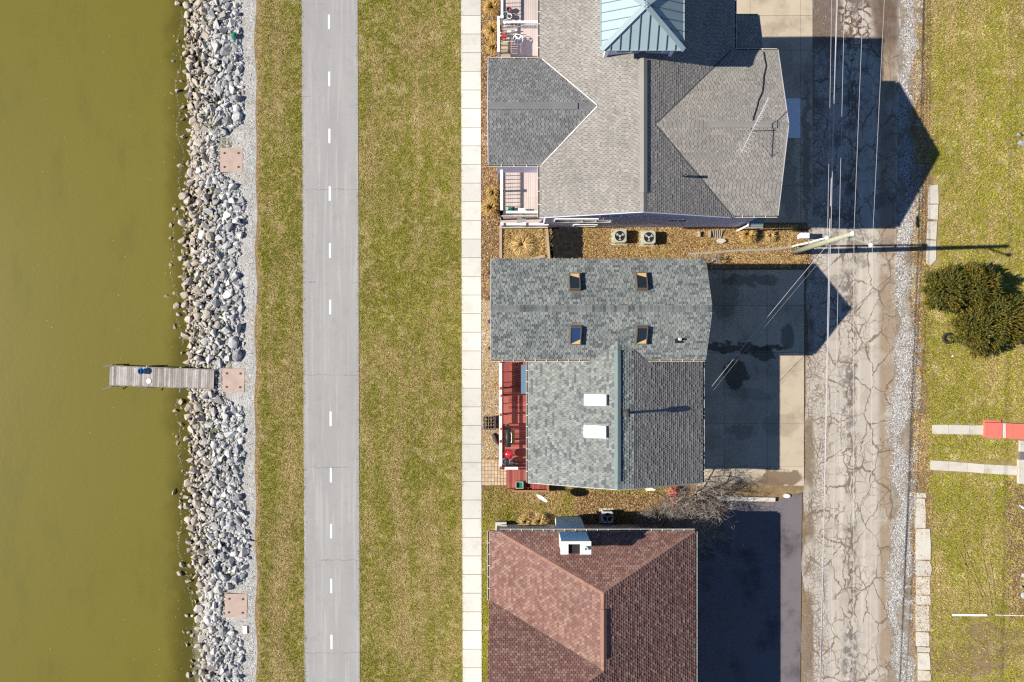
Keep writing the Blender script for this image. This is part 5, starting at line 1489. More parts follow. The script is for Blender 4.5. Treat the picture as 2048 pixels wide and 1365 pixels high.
def near(x, y, r, k):
    for i in range(int((x - 1) // 1), int((x + 1) // 1) + 1):
        for j in range(int((y - 1) // 1), int((y + 1) // 1) + 1):
            for (a, b_, r2) in grid.get((i, j), ()):
                if (a - x) ** 2 + (b_ - y) ** 2 < ((r + r2) * k) ** 2: return True
    return False
big_first = cand[:8000]; random.shuffle(big_first); rest = cand[8000:]
for px, py, r in big_first + rest:
    z = float(bank_z(px - 1024)); c = W(px, py, z)
    if near(c.x, c.y, r, .74): continue
    placed.append((c.x, c.y, z, r)); grid.setdefault((int(c.x // 1), int(c.y // 1)), []).append((c.x, c.y, r))
# scattered, half-drowned rocks out in the shallows
shal = []
for _ in range(260):
    py = random.uniform(-390, 1760); px = shore_px(py) - abs(random.gauss(0, 13)) - 2
    if 722 < py < 784: continue
    r = random.uniform(.12, .3); z = float(bank_z(px - 1024)); c = W(px, py, z)
    if near(c.x, c.y, r, .8): continue
    shal.append((c.x, c.y, z, r)); grid.setdefault((int(c.x // 1), int(c.y // 1)), []).append((c.x, c.y, r))
def rock_matrix(x, y, z, r):
    e = Matrix.Rotation(random.uniform(0, 6.3), 4, 'Z') @ Matrix.Rotation(random.uniform(-.5, .5), 4, 'X') @ Matrix.Rotation(random.uniform(-.5, .5), 4, 'Y')
    return Matrix.Translation((x, y, z + r * random.uniform(.25, .5))) @ e @ Matrix.Scale(r, 4)
inview = [p for p in placed if abs(p[1]) < 22.2]
inview.sort(key=lambda t: -t[3])
indiv = inview[:250]; ids = set(id(p) for p in indiv)
shal.sort(key=lambda t: -t[3]); shal_in = [p for p in shal if abs(p[1]) < 22][:34]; ids |= set(id(p) for p in shal_in)
def stretch(y):
    py = 682.5 - y * S
    return ('above the top pink pad' if py < 320 else 'between the top pink pad and dock' if py < 755 else 'between the dock and bottom pad' if py < 1212 else 'below the bottom pink pad')
for p in indiv:
    o = link('rock', random.choice(protos)); o.matrix_world = rock_matrix(*p)
    side = 'pale grey angular rock by the gravel, ' if p[0] * S + 1024 > 425 else 'tan-tinged angular rock by the water, '
    tag(o, side + stretch(p[1]), 'rock', side[:side.index(' by')] + ' ' + stretch(p[1]))
for p in shal_in:
    o = link('rock', random.choice(protos)); m_ = rock_matrix(*p); m_.translation.z = min(p[2] + p[3] * .5, -.9 + p[3] * .12); o.matrix_world = m_
    tag(o, 'algae-stained rock in the green shallows ' + stretch(p[1]), 'rock', 'rocks in the shallows ' + stretch(p[1]))
def rock_mass(name, lst, sink=False):
    V = []; F = []; n0 = 0
    for p in lst:
        v_, f_ = random.choice(pv); m_ = np.array(rock_matrix(*p))
        V.append(v_ @ m_[:3, :3].T + m_[:3, 3]); F.append(f_ + n0); n0 += len(v_)
    np_mesh(name, np.concatenate(V), np.concatenate(F), A['rock'], kind='stuff')
rest_ = [p for p in placed + shal if id(p) not in ids]
fill = []
for _ in range(13500):
    py = random.uniform(-400, 1765); lo, hi = shore_px(py), inner_px(py); px = random.uniform(lo + 6, hi + 6)
    if 735 < py < 772 and px < 430: continue
    z = float(bank_z(px - 1024)); c = W(px, py, z); fill.append((c.x, c.y, z - .03, random.uniform(.07, .20)))
rock_mass('bank_rocks', rest_ + fill)
mb = MB(); c = W(471, 75, -.2); c.z = float(bank_z(471 - 1024)) + .3
mb.lathe(c, [(.05, -.15), (.2, 0), (.19, .12), (.08, .2), (0, .21)], 9)
solo(mb, 'float', A['green'], 'small dark green float wedged among the pale rocks', 'float')
mb = MB(); p = W(490, 1260); zz = float(bank_z(490 - 1024)); mb.box(p.x - .14, p.x + .14, p.y - .25, p.y + .25, zz, zz + .14); solo(mb, 'white_block', A['stucco'], 'white oblong block on the gravel below the southern pad', 'block')

# ------------------------------------------------------------------ loose ground cover
TET = np.array([[1, .2, 0], [-.5, .9, .1], [-.6, -.8, 0], [.1, .0, .85]], np.float32)
def stones(name, n, xyfun, rmin, rmax, mat, zfun):
    xy = xyfun(n); n = len(xy)
    r = rng.uniform(rmin, rmax, n) * np.where(rng.random(n) < .12, 1.5, 1)
    a = rng.uniform(0, 6.283, n); ca, sa = np.cos(a), np.sin(a)
    base = np.array([[1, 0, 0], [.2, .9, 0], [-.9, .35, 0], [-.5, -.85, 0], [.55, -.75, 0], [.1, .05, .8]], np.float32)
    B = base[None] * rng.uniform(.7, 1.2, (n, 6, 1)); B[:, :, 1] *= rng.uniform(.6, 1, (n, 1))
    X = (B[:, :, 0] * ca[:, None] - B[:, :, 1] * sa[:, None]) * r[:, None] + xy[:, 0:1]
    Y = (B[:, :, 0] * sa[:, None] + B[:, :, 1] * ca[:, None]) * r[:, None] + xy[:, 1:2]
    Z = B[:, :, 2] * r[:, None] + zfun(xy)[:, None]
    V = np.stack([X, Y, Z], -1).reshape(-1, 3)
    f = np.array([[0, 1, 5], [1, 2, 5], [2, 3, 5], [3, 4, 5], [4, 0, 5]], np.int32)
    F = (f[None] + (np.arange(n) * 6)[:, None, None]).reshape(-1, 3)
    np_mesh(name, V, F, mat, kind='stuff')
def in_px(x0, x1, y0, y1, f=None):
    def g(n):
        px = rng.uniform(x0, x1, n); py = rng.uniform(y0, y1, n)
        if f is not None:
            k = f(px, py); px, py = px[k], py[k]
        return np.stack([(px - 1024) / S, (682.5 - py) / S], -1)
    return g
lipv = np.array([lipx(y) for y in np.linspace(-60, 60, 2400)])
def lip_px(py):
    return np.interp((682.5 - py) / S, np.linspace(-60, 60, 2400), lipv) * S + 1024
zb = lambda xy: bank_z(xy[:, 0] * S).astype(float)
z0 = lambda xy: np.full(len(xy), .004)
stones('bank_gravel', 92000, in_px(418, 520, -400, 1765, lambda x, y: (x > inner_px(y) - 14) & (x < lip_px(y) + rng.normal(0, 1.5, len(x)))), .018, .055, A['gravel'], zb)
def shoulder_mask(px, py):
    ctr = np.interp(py, [0, 400, 700, 1365], [1812, 1815, 1803, 1792]) + 8 * np.sin(py * .02) + 5 * np.sin(py * .07)
    wid = np.interp(py, [0, 170, 350, 560, 700, 900, 1365], [13, 12, 18, 17, 24, 20, 15])
    d = np.abs(px - ctr) / wid
    right = np.interp(py, [0, 900, 1000, 1365], [1838, 1832, 1818, 1818]); 
    patch_ = np.sin(py * .045 + 1) * np.sin(py * .013) + .3 * np.sin(py * .21)
    d2 = np.abs(px - right) / 10
    return (rng.random(len(px)) < np.clip(1.08 - d + .5 * np.sin(py * .035 + px * .02) * np.sin(py * .017), 0, 1)) | ((rng.random(len(px)) < np.clip(1.3 - d2, 0, 1) * .8) & (patch_ > .1))
stones('shoulder_gravel', 180000, in_px(1770, 1862, -400, 1765, shoulder_mask), .015, .045, A['gravel'], z0)
stones('yard_pebbles', 15000, in_px(963, 999, 600, 915), .018, .045, A['chip'], z0)
stones('roadside_grit', 2500, in_px(1600, 1660, -40, 1425, lambda x, y: rng.random(len(x)) < .5), .012, .03, A['gravel'], lambda xy: np.full(len(xy), .014))

def blades(name, n, xyfun, lmin, lmax, w, lean0, lean1, mat, zfun=z0, dirfun=None, parent=None, clumpy=True):
    xy = xyfun(n); n = len(xy)
    if clumpy:
        xy = xy[rng.integers(0, n, n // 7)][rng.integers(0, n // 7, n)] + rng.normal(0, .045, (n, 2))
    L = rng.uniform(lmin, lmax, n); th = rng.uniform(0, 6.283, n) if dirfun is None else dirfun(xy)
    le = rng.uniform(lean0, lean1, n)
    dx, dy, dz = np.cos(th) * np.sin(le), np.sin(th) * np.sin(le), np.cos(le)
    pw_ = th + rng.uniform(1.0, 2.2, n)
    wx, wy = np.cos(pw_) * w / 2, np.sin(pw_) * w / 2
    z = zfun(xy)
    V = np.empty((n, 3, 3), np.float32)
    V[:, 0] = np.stack([xy[:, 0] - wx, xy[:, 1] - wy, z], -1)
    V[:, 1] = np.stack([xy[:, 0] + wx, xy[:, 1] + wy, z], -1)
    V[:, 2] = np.stack([xy[:, 0] + dx * L, xy[:, 1] + dy * L, z + dz * L + .004], -1)
    return np_mesh(name, V.reshape(-1, 3), np.arange(n * 3, dtype=np.int32).reshape(-1, 3), mat, kind='stuff', parent=parent)
blades('verge_grass', 225000, in_px(506, 612, -400, 1765, lambda x, y: (x > lip_px(y) + 8 + rng.normal(0, 3.5, len(x))) & (x < 603.8 + y * 6 / 1365 + rng.normal(0, 1.5, len(x)) + .9 * np.sin(y * .05) * np.sin(y * .017))), .06, .13, .03, .5, 1.35, A['grass'])
blades('lawn_grass', 480000, in_px(713, 929, -400, 1765, lambda x, y: (x > 715.7 + y * 4 / 1365 + rng.normal(-.3, 1.5, len(x)) + .9 * np.sin(y * .043) * np.sin(y * .019)) & (x < 922.6 + y * 3.5 / 1365 + rng.normal(-.4, 1.3, len(x)) + .8 * np.sin(y * .06) * np.sin(y * .013))), .06, .13, .03, .5, 1.35, A['grass'])
FIELD_OUT = [(1864, 1966, 848, 870), (1858, 2036, 920, 948), (1964, 2060, 838, 882), (2030, 2060, 870, 968)]
def field_mask(px, py):
    left = np.interp(py, [0, 150, 400, 600, 700, 900, 1000, 1365], [1850, 1856, 1866, 1842, 1846, 1858, 1850, 1858]) + rng.normal(0, 4, len(px))
    k = px > left
    for a, b_, c_, d_ in FIELD_OUT: k &= ~((px > a) & (px < b_) & (py > c_) & (py < d_))
    k &= ~((px < 1862 + rng.normal(0, 1, len(px))) & (py > 984)); k &= ~((px < 1881) & (py > 365) & (py < 535))
    bare = (np.sin(px * .05 + 1) + np.sin(py * .031 + 2) + .7 * np.sin(px * .021 + py * .043)) / 2.7
    k &= rng.random(len(px)) < np.where((py > 1235) | ((px > 2005) & (py > 900)), .50 + .4 * bare, 1.0)
    return k
blades('field_grass', 500000, in_px(1838, 2150, -400, 1765, field_mask), .07, .16, .034, .5, 1.35, A['grass2'])
def yard_mask(px, py):
    k = ~((px > 1026) & (px < 1100) & (py < 986))
    k &= ~((px > 960) & (px < 1014) & (py < 972))
    return k & (py > 974 + rng.normal(0, 2, len(px)))
blades('yard_grass', 42000, in_px(964, 1345, 965, 1046, yard_mask), .07, .16, .034, .5, 1.35, A['yardmix'])
blades('strip_grass', 20000, in_px(964, 992, 1040, 1425), .07, .15, .034, .5, 1.3, A['grass2'])
blades('dry_grass', 95000, in_px(1000, 1618, 452, 534, lambda x, y: ~((x > 1100) & (x < 1168) & (y < 520)) & ~((x > 1595) & (y < 470)) & ~((x > 1610)) & ~((x < 1090) & (x > 1085))), .08, .22, .036, .5, 1.35, A['straw'])
blades('border_straw', 26000, in_px(963, 1002, -60, 925, lambda x, y: rng.random(len(x)) < .8), .06, .16, .034, .7, 1.45, A['straw'])
blades('roadside_weeds', 52000, in_px(1826, 1862, -400, 1765, lambda x, y: rng.random(len(x)) < .22 + .78 * (np.sin(y * .03) * np.sin(y * .011 + x * .05) > .0)), .05, .13, .034, .6, 1.4, A['straw'])
blades('edge_thatch', 13000, in_px(500, 522, -400, 1765, lambda x, y: np.abs(x - lip_px(y) - 5) < 5), .05, .1, .03, .8, 1.5, A['straw'])
def leaves(name, n, xyfun, s0, s1_, mat, z=.02):
    xy = xyfun(n); n = len(xy)
    s = rng.uniform(s0, s1_, n); a = rng.uniform(0, 6.283, n); tz = rng.normal(0, .4, (n, 4)) * s[:, None]
    c = np.array([[1, 0], [0, .6], [-1, 0], [0, -.6]], np.float32)
    X = (c[None, :, 0] * np.cos(a)[:, None] - c[None, :, 1] * np.sin(a)[:, None]) * s[:, None] + xy[:, :1]
    Y = (c[None, :, 0] * np.sin(a)[:, None] + c[None, :, 1] * np.cos(a)[:, None]) * s[:, None] + xy[:, 1:]
    Z = z + np.abs(tz) + rng.uniform(0, .03, (n, 1))
    np_mesh(name, np.stack([X, Y, Z], -1).reshape(-1, 3), np.arange(n * 4, dtype=np.int32).reshape(-1, 4), mat, kind='stuff')
leaves('fallen_leaves', 9000, in_px(963, 1002, -60, 600), .03, .07, A['leaf'])
leaves('yard_leaves', 7000, in_px(1165, 1620, 453, 532), .025, .065, A['leaf'], .05)
leaves('leaf_litter', 9000, in_px(1150, 1450, 985, 1062), .03, .07, A['leaf'], .04)
leaves('roadside_leaves', 9000, in_px(1818, 1856, 100, 1300, lambda x, y: rng.random(len(x)) < .5), .02, .05, A['leaf'])
leaves('lake_specks', 420, in_px(300, 366, -40, 1400, lambda x, y: (x > 372 - np.abs(rng.normal(0, 26, len(x)))) & ((y < 720) | (y > 790))), .015, .035, A['stucco'], -.895)
leaves('scum_line', 900, lambda n: (lambda py: np.stack([(shore_px(py) - 22 + 6 * np.sin(py * .021) + 4 * np.sin(py * .067) + rng.normal(0, 1.2, n) - 1024) / S, (682.5 - py) / S], -1))(np.concatenate([rng.uniform(-60, 690, n // 2), rng.uniform(800, 1420, n - n // 2)])), .010, .024, A['stucco'], -.895)
leaves('lake_flecks', 60, in_px(60, 340, 0, 1365), .015, .03, A['stucco'], -.895)

# ------------------------------------------------------------------ plants
def clump(px, py, r, h_, n, mat, label, grp, name='ornamental_grass', w=.035):
    c = W(px, py)
    t = thing(name, label, 'ornamental grass', c, grp)
    a = rng.uniform(0, 6.283, n); rr = rng.uniform(0, r * .25, n); L = rng.uniform(.6, 1.1, n)
    out = rng.uniform(.25, 1.0, n) * r
    V = []; F = []
    bx_, by_ = c.x + rr * np.cos(a), c.y + rr * np.sin(a)
    a2 = a + rng.normal(0, .5, n)
    prof = ((0, 0), (.35, .75), (.75, 1.0), (1.0, .75))
    rows = []
    for f, zf in prof:
        x = bx_ + np.cos(a2) * out * f; y = by_ + np.sin(a2) * out * f; z = h_ * L * zf * (1 - .25 * out / r) + .005
        wd = w * (1 - .75 * f) / 2
        rows.append((np.stack([x - np.sin(a2) * wd, y + np.cos(a2) * wd, z], -1), np.stack([x + np.sin(a2) * wd, y - np.cos(a2) * wd, z], -1)))
    V = np.stack([v for row in rows for v in row], 1)
    f = np.array([[0, 1, 3, 2], [2, 3, 5, 4], [4, 5, 7, 6]], np.int32)
    F = (f[None] + (np.arange(n) * 8)[:, None, None]).reshape(-1, 4)
    o = np_mesh('blade_tuft', V.reshape(-1, 3) - np.array(c), F, mat, parent=t)
    mb = MB(); mb.lathe(c, [(r * .22, 0.0), (r * .16, .12), (0, .14)], 10); mb.build('root_crown', A['mulch'], t)
gl = 'golden ornamental grass clumps along the west walls'
clump(984, 20, .62, .9, 420, A['gold'], 'golden ornamental grass clump at the north end beside the deck rail', gl)
clump(986, 66, .62, .9, 460, A['gold'], 'golden ornamental grass clump beside the white wheel frame deck', gl)
clump(987, 100, .5, .8, 340, A['gold'], 'golden ornamental grass clump just above the dark west gable', gl)
clump(986, 388, .5, .8, 330, A['gold'], 'golden ornamental grass clump, upper one beside the south deck', gl)
clump(982, 418, .62, .9, 420, A['gold'], 'golden ornamental grass clump, lower one spilling toward the sidewalk', gl)
clump(1051, 1041, .5, .7, 420, A['straw'], 'tan dry clump, left one of two by the red-roofed house', 'dry clumps north of the red roof')
clump(1078, 1041, .62, .75, 480, A['straw'], 'tan dry clump, right one of two by the red-roofed house', 'dry clumps north of the red roof')
clump(1492, 470, .65, .8, 420, A['gold'], 'straw yellow grass clump drooping below the porch roof', gl)
clump(1540, 472, .45, .45, 240, A['straw'], 'small brown dead clump west of the utility box', gl)
clump(1045, 490, .8, .45, 420, A['straw'], 'flattened straw clump filling the timber-edged bed', gl)
def heap(px, py, r, hh, label, mat, seed, name='shrub_stump', cat='stump'):
    mb = MB(); c = W(px, py); mb.lathe(c, [(r, 0), (r * .9, hh * .6), (r * .55, hh), (0, hh * .9)], 9); solo(mb, name, A[mat], label, cat)
mb = MB(); mb.prism(blob(*W(1441, 483).xy, .24, .2, 8, 9, .5), 0, .22); solo(mb, 'field_stone', A['oldwalk'], 'rounded tan stone in the dry grass by the lavender wall', 'stone')
mb = MB()
for i in range(6):
    p = W(1425 + i * 3.2, 478); mb.tube([p + Vector((0, 0, .06)), W(1420 + i * 4.5, 462) + Vector((0, 0, .25))], .035, 5)
solo(mb, 'firewood', A['bark'], 'loose bundle of grey sticks against the lavender wall', 'firewood')

# bare shrub-tree: trunk, limbs, twigs
def bare_tree(px, py, hh, spread, label, seed, lean=Vector((0, 0, 0)), stems=4):
    r = random.Random(seed); c = W(px, py)
    t = thing('bare_tree', label, 'tree', c)
    trunk = MB(); twigs = MB()
    def grow(p, d, ln, rad, lvl):
        pts = [p]; q = p; dd_ = d.copy()
        for i in range(3):
            dd_ = (dd_ + Vector((r.gauss(0, .16), r.gauss(0, .16), r.gauss(0.02, .10)))).normalized(); q = q + dd_ * ln / 3
            if q.z < .1: q.z = .1
            pts.append(q)
        rs = [rad, rad * .85, rad * .72, rad * .6]
        (trunk if lvl < 2 else twigs).tube(pts, rs, 6 if lvl < 2 else 3, caps=False)
        if lvl >= 5 or rad < .004: return
        for i in range(r.choice((2, 3, 3, 4)) if lvl < 4 else 3):
            f = r.choice((1, 2, 3)) if i else 3
            nd = (dd_ + Vector((r.gauss(0, .6), r.gauss(0, .6), r.gauss(0, .35)))).normalized()
            grow(pts[f], nd, ln * r.uniform(.6, .85), max(.006, rad * .55), lvl + 1)
    for s in range(stems):
        a = 2 * math.pi * s / stems + r.uniform(-.4, .4)
        d = (Vector((math.cos(a) * spread, math.sin(a) * spread, 1)) + lean).normalized()
        grow(c + Vector((.05 * math.cos(a), .05 * math.sin(a), 0)), d, hh * .38, .055, 0)
    trunk.build('trunk', A['bark'], t); twigs.build('twigs', A['twig'], t)
bare_tree(1352, 1026, 3.9, .8, 'bare grey many-stemmed tree over the corner of the red roof', 5, Vector((.4, .05, 0)), 9)
bare_tree(1308, 1040, 2.0, .9, 'low bare tangled shrub along the wall of the red-roofed house', 8, Vector((0, 0, 0)), 8)
bare_tree(1392, 988, 3.4, .9, 'bare thin shrub at the south-east corner of the blue-grey house', 11, Vector((.35, -.1, 0)), 6)
bare_tree(1420, 528, 1.1, 1.2, 'small bare brush at the north-east corner of the blue-grey house', 13, Vector((.2, 0, 0)), 4)
def leaf_bush(px, py, r, hh, n, mat, label, s=.06):
    c = W(px, py); t = thing('red_shrub', label, 'shrub', c)
    P = rng.normal(0, 1, (n, 3)); P /= np.linalg.norm(P, axis=1)[:, None]; P *= rng.uniform(.3, 1, (n, 1)) ** .5
    P = P * np.array([r, r, hh / 2]) + np.array([0, 0, hh / 2 + .05])
    D = rng.normal(0, 1, (n, 3, 3)) * s
    np_mesh('foliage', (P[:, None] + D).reshape(-1, 3), np.arange(n * 3, dtype=np.int32).reshape(-1, 3), mat, parent=t)
    mb = MB(); mb.tube([c, c + Vector((0, 0, hh * .7))], .03, 6); mb.build('stem', A['bark'], t)
leaf_bush(1345, 983, .32, .8, 260, A['redleaf'], 'red-leaved shrub by the south wall of the blue-grey house')
leaf_bush(1349, 1008, .26, .7, 170, A['redleaf'], 'smaller red-leaved shrub among the bare twigs')
mb = MB(); mb.prism(blob(*W(1300, 979).xy, .3, .12, 3, 9, .5), .02, .1); solo(mb, 'litter_bag', A['stucco'], 'white and red scrap of litter at the edge of the grey roof', 'litter')

def yew(lobes, label, base, trunk_h):
    c = W(*base); t = thing('evergreen_shrub', label, 'shrub', c)
    V = []; T = []
    for (px, py, rx_, ry_, hh, n, seed) in lobes:
        b_ = W(px, py, hh * .5)
        g = np.random.default_rng(seed)
        D = g.normal(0, 1, (n, 3)); D[:, 2] = np.abs(D[:, 2]) * 1.0 - .15; D /= np.linalg.norm(D, axis=1)[:, None]
        rad = g.uniform(.45, 1.0, n) ** .6
        lump = 1 + .12 * np.sin(D[:, 0] * 9 + seed) + .12 * np.sin(D[:, 1] * 11 + 2 * seed)
        P = D * rad[:, None] * lump[:, None] * np.array([rx_, ry_, hh * .62]) + np.array([b_.x, b_.y, hh * .40])
        P[:, 2] = np.maximum(P[:, 2], .08)
        dirv = D * np.array([1, 1, .8]) + np.array([.12, 0, .35]) + g.normal(0, .28, (n, 3)); dirv /= np.linalg.norm(dirv, axis=1)[:, None]
        sl = g.uniform(.16, .36, n)
        m = 12
        for k in range(m):
            f = (k + .5) / m
            q = P + dirv * (sl * f)[:, None] + np.array([0, 0, 1]) * (-.10 * f * f * sl)[:, None]
            side = g.normal(0, 1, (n, 3)); side -= dirv * (side * dirv).sum(1)[:, None]; side /= np.linalg.norm(side, axis=1)[:, None]
            tip = q + (side * .8 + dirv * .9) * .10
            wv_ = np.cross(side, dirv) * .022
            arr = np.stack([q - wv_, q + wv_, tip], 1)
            V.append(arr)
        # long bare shoots that stand out of the crown
        ns = n // 2
        idx = g.choice(n, ns, replace=False); idx = idx[rad[idx] > .8]
        q = P[idx]; d = dirv[idx]; e = q + d * g.uniform(.2, .48, len(idx))[:, None]
        side = np.cross(d, np.array([0, 0, 1.0])); side /= np.linalg.norm(side, axis=1)[:, None] + 1e-6
        T.append(np.stack([q - side * .016, q + side * .016, e], 1))
    V = np.concatenate(V).reshape(-1, 3) - np.array(c); T = np.concatenate(T).reshape(-1, 3) - np.array(c)
    np_mesh('crown', V, np.arange(len(V), dtype=np.int32).reshape(-1, 3), A['yew'], parent=t)
    np_mesh('shoots', T, np.arange(len(T), dtype=np.int32).reshape(-1, 3), A['yewtip'], parent=t, kind='stuff')
    mb = MB()
    for (px, py, rx_, ry_, hh, n, seed) in lobes:
        p = W(px, py, hh * .5); p.z = 0
        for k in range(7):
            a = k * .9 + seed; mb.tube([p + Vector((.1 * math.cos(a), .1 * math.sin(a), 0)), p + Vector((rx_ * .45 * math.cos(a), ry_ * .45 * math.sin(a), hh * .5)), p + Vector((rx_ * .7 * math.cos(a), ry_ * .7 * math.sin(a), hh * .75))], [.06, .04, .02], 6)
    mb.build('trunk', A['bark'], t)
yew([(1898, 580, 1.6, 1.35, 1.9, 2100, 1), (1950, 574, 1.35, 1.25, 2.0, 1700, 2)], 'broad dark evergreen shrub, upper of the two right of the road', (1925, 582), 1)
yew([(1962, 655, 1.55, 1.5, 2.1, 2100, 3), (2005, 640, 1.5, 1.55, 2.3, 1900, 4)], 'shaggy evergreen shrub, lower of the two, beside the old tyre', (1975, 645), 1)
c = W(1895, 677)
ty = thing('tyre_planter', 'old black tyre holding dead leaves in the grass below the evergreens', 'tyre', c)
mb = MB(); mb.tube([c + Vector((.30 * math.cos(a), .27 * math.sin(a), .1)) for a in np.linspace(0, 2 * math.pi, 21)[:-1]], .10, 10, closed=True); mb.build('tyre', A['rubber'], ty, smooth=True)
mb = MB()
for i in range(50):
    a = random.uniform(0, 6.3); q = random.uniform(0, .2); p = c + Vector((q * math.cos(a), q * math.sin(a), .06)); b_ = random.uniform(0, 6.3); s = .06
    mb.add([p, p + Vector((s * math.cos(b_), s * math.sin(b_), .03)), p + Vector((s * math.cos(b_ + .9), s * math.sin(b_ + .9), .02))], [(0, 1, 2)])
mb.build('leaf_pile', A['leaf'], ty)
mb = MB(); c = W(1905, 713); mb.lathe(c, [(.07, 0), (.07, .05), (.04, .07), (0, .07)], 10); solo(mb, 'marker_cap', A['porcelain'], 'small white survey marker cap in the grass below the evergreens', 'marker')

# ------------------------------------------------------------------ field side: old walks, coral boards, rubble
def poly_slab(px_poly, z, mat, parent, name='slab'):
    mb = MB(); mb.prism([W(*p).xy for p in px_poly], -.02, z); return mb.build(name, mat, parent)
wk = bpy.data.objects.new('old_walk', None); col.objects.link(wk); wk['kind'] = 'structure'
for q in ([(1864, 850), (1896, 850), (1896, 868.5), (1864, 868)], [(1896.5, 850), (1938, 851), (1938, 869), (1896.5, 868.5)], [(1938.5, 851), (1966, 851), (1966, 870), (1938.5, 869)],
          [(1860, 921), (1896, 923), (1896, 942), (1860, 940)], [(1896.5, 923), (1934, 926), (1934, 944), (1896.5, 942)], [(1934.5, 926), (1968, 929), (1968, 947), (1934.5, 944)], [(1968.5, 929), (2033, 932), (2033, 951), (1968.5, 947)]):
    poly_slab(q, .06, A['oldwalk'], wk)
w2 = bpy.data.objects.new('old_sidewalk', None); col.objects.link(w2); w2['kind'] = 'structure'
ysl = [985, 996, 1057, 1120, 1153, 1190, 1210, 1263, 1293, 1305, 1340, 1362, 1400]
for i in range(len(ysl) - 1):
    a, b_ = ysl[i] + .6, ysl[i + 1] - .6; jx = random.uniform(-2, 2)
    x0_ = 1829 + (2 if i > 1 else 0) + (4 if i > 7 else 0); x1_ = (1852 if i < 2 else 1859) + jx
    poly_slab([(x0_, a), (x1_ - random.uniform(0, 3), a + random.uniform(0, 2)), (x1_ + random.uniform(-2, 3), (a + b_) / 2), (x1_, b_), (x0_ + random.uniform(-1, 1), b_)], .05 + random.uniform(-.012, .012), A['oldwalk'], w2)
w3 = bpy.data.objects.new('old_sidewalk', None); col.objects.link(w3); w3['kind'] = 'structure'
for q in ([(1858, 372), (1876, 370), (1877, 408), (1855, 408)], [(1856, 410), (1876, 410), (1875, 440), (1855, 438)], [(1855, 444), (1874, 443), (1872, 480), (1853, 478)], [(1853, 481), (1872, 482), (1872, 520), (1860, 532), (1852, 528)]):
    poly_slab(q, .04, A['oldwalk'], w3)
cr = thing('coral_ramp', 'coral red painted boards with a white stripe at the end of the concrete walk', 'ramp', W(2010, 860))
for q, m_ in (([(1966, 845), (1971, 845), (1971, 875), (1965, 874)], 'coral'), ([(1971.4, 845), (2002, 846), (2002, 876), (1971.4, 875)], 'coral'), ([(2002.4, 846.5), (2008, 846.5), (2008, 876), (2002.4, 876)], 'stucco'),
              ([(2008.4, 846), (2022, 847), (2022, 877), (2008.4, 876)], 'coral'), ([(2022.6, 847), (2075, 849), (2075, 880), (2022.6, 877)], 'coral')):
    poly_slab(q, .22, A[m_], cr, 'board')
poly_slab([(1967, 840.5), (2000, 841), (2000, 844.5), (1967, 844.5)], .12, A['coral'], cr, 'edge_board')
st = thing('concrete_step', 'pale concrete step block at the end of the long walk by the photo edge', 'step', W(2040, 940))
poly_slab([(2034, 919), (2060, 919), (2060, 968), (2034, 967)], .2, A['oldwalk'], st, 'step')
poly_slab([(2037, 881), (2060, 881), (2060, 903), (2037, 903)], .2, A['oldwalk'], st, 'step')
poly_slab([(2039, 904), (2060, 904), (2060, 918), (2039, 918)], .08, A['blacktop'], st, 'step_tread')
mb = MB(); mb.bar(W(1904, 1229.5) + Vector((0, 0, .06)), W(1973, 1230) + Vector((0, 0, .06)), .13, .1); solo(mb, 'white_board', A['stucco'], 'short white board lying in the dry grass of the field', 'board')
mb = MB(); mb.bar(W(1990, 1230) + Vector((0, 0, .04)), W(2075, 1232) + Vector((0, 0, .04)), .05, .05); solo(mb, 'thin_pipe', A['stucco'], 'thin pale pipe in line with the white board in the field', 'pipe')
rocks_r = [(2043, 285, .38, 'pale boulder at the right edge of the field, level with the antenna'), (2037, 272, .22, 'smaller grey boulder beside the pale one at the right edge'), (2043, 1014, .3, 'dark speckled stone in the rubble near the concrete step'),
           (2047, 1190, .3, 'grey stone at the right edge near the lower rubble'), (2040, 1175, .16, 'small yellowish stone near the lower rubble'), (1915, 846.5, .14, 'small white stone on the upper edge of the short walk'), (2043, 1150, .2, 'pinkish stone above the lower rubble')]
for i, (px, py, r, lab) in enumerate(rocks_r):
    o = link('field_stone', protos[i + 3]); c = W(px, py); o.matrix_world = rock_matrix(c.x, c.y, 0, r); tag(o, lab, 'stone')
leaves('rubble_leaves', 2600, in_px(2012, 2100, 960, 1240, lambda x, y: rng.random(len(x)) < .7), .03, .08, A['leaf'])
for q, sd_ in (((1955, 1318, 78, 36), 2), ((2040, 1090, 26, 120), 5), ((1990, 1270, 60, 22), 9)):
    c = W(q[0], q[1]); sheet('bare_ground', blob(c.x, c.y, q[2] / S, q[3] / S, sd_, 40, .4), .004 + sd_ * .0008, A['soil'])
# tyre ruts pressed into the field
rut = MB()
for a in ([(1912, 1090), (1930, 1130), (1948, 1160), (1965, 1200), (1972, 1218)], [(1924, 1078), (1932, 1140), (1936, 1180), (1938, 1215)], [(1958, 1075), (1966, 1120), (1976, 1170), (1982, 1215)], [(1980, 1120), (1986, 1160), (1990, 1212)], [(1926, 1092), (1950, 1150), (1970, 1195)]):
    P = [W(px + random.uniform(-1, 1), py) for px, py in a]
    for p, q in zip(P, P[1:]):
        rut.bar(p + Vector((0, 0, .03)), q + Vector((0, 0, .03)), .06, .05)
rut.build('tyre_rut', A['lawnsoil'], kind='structure')

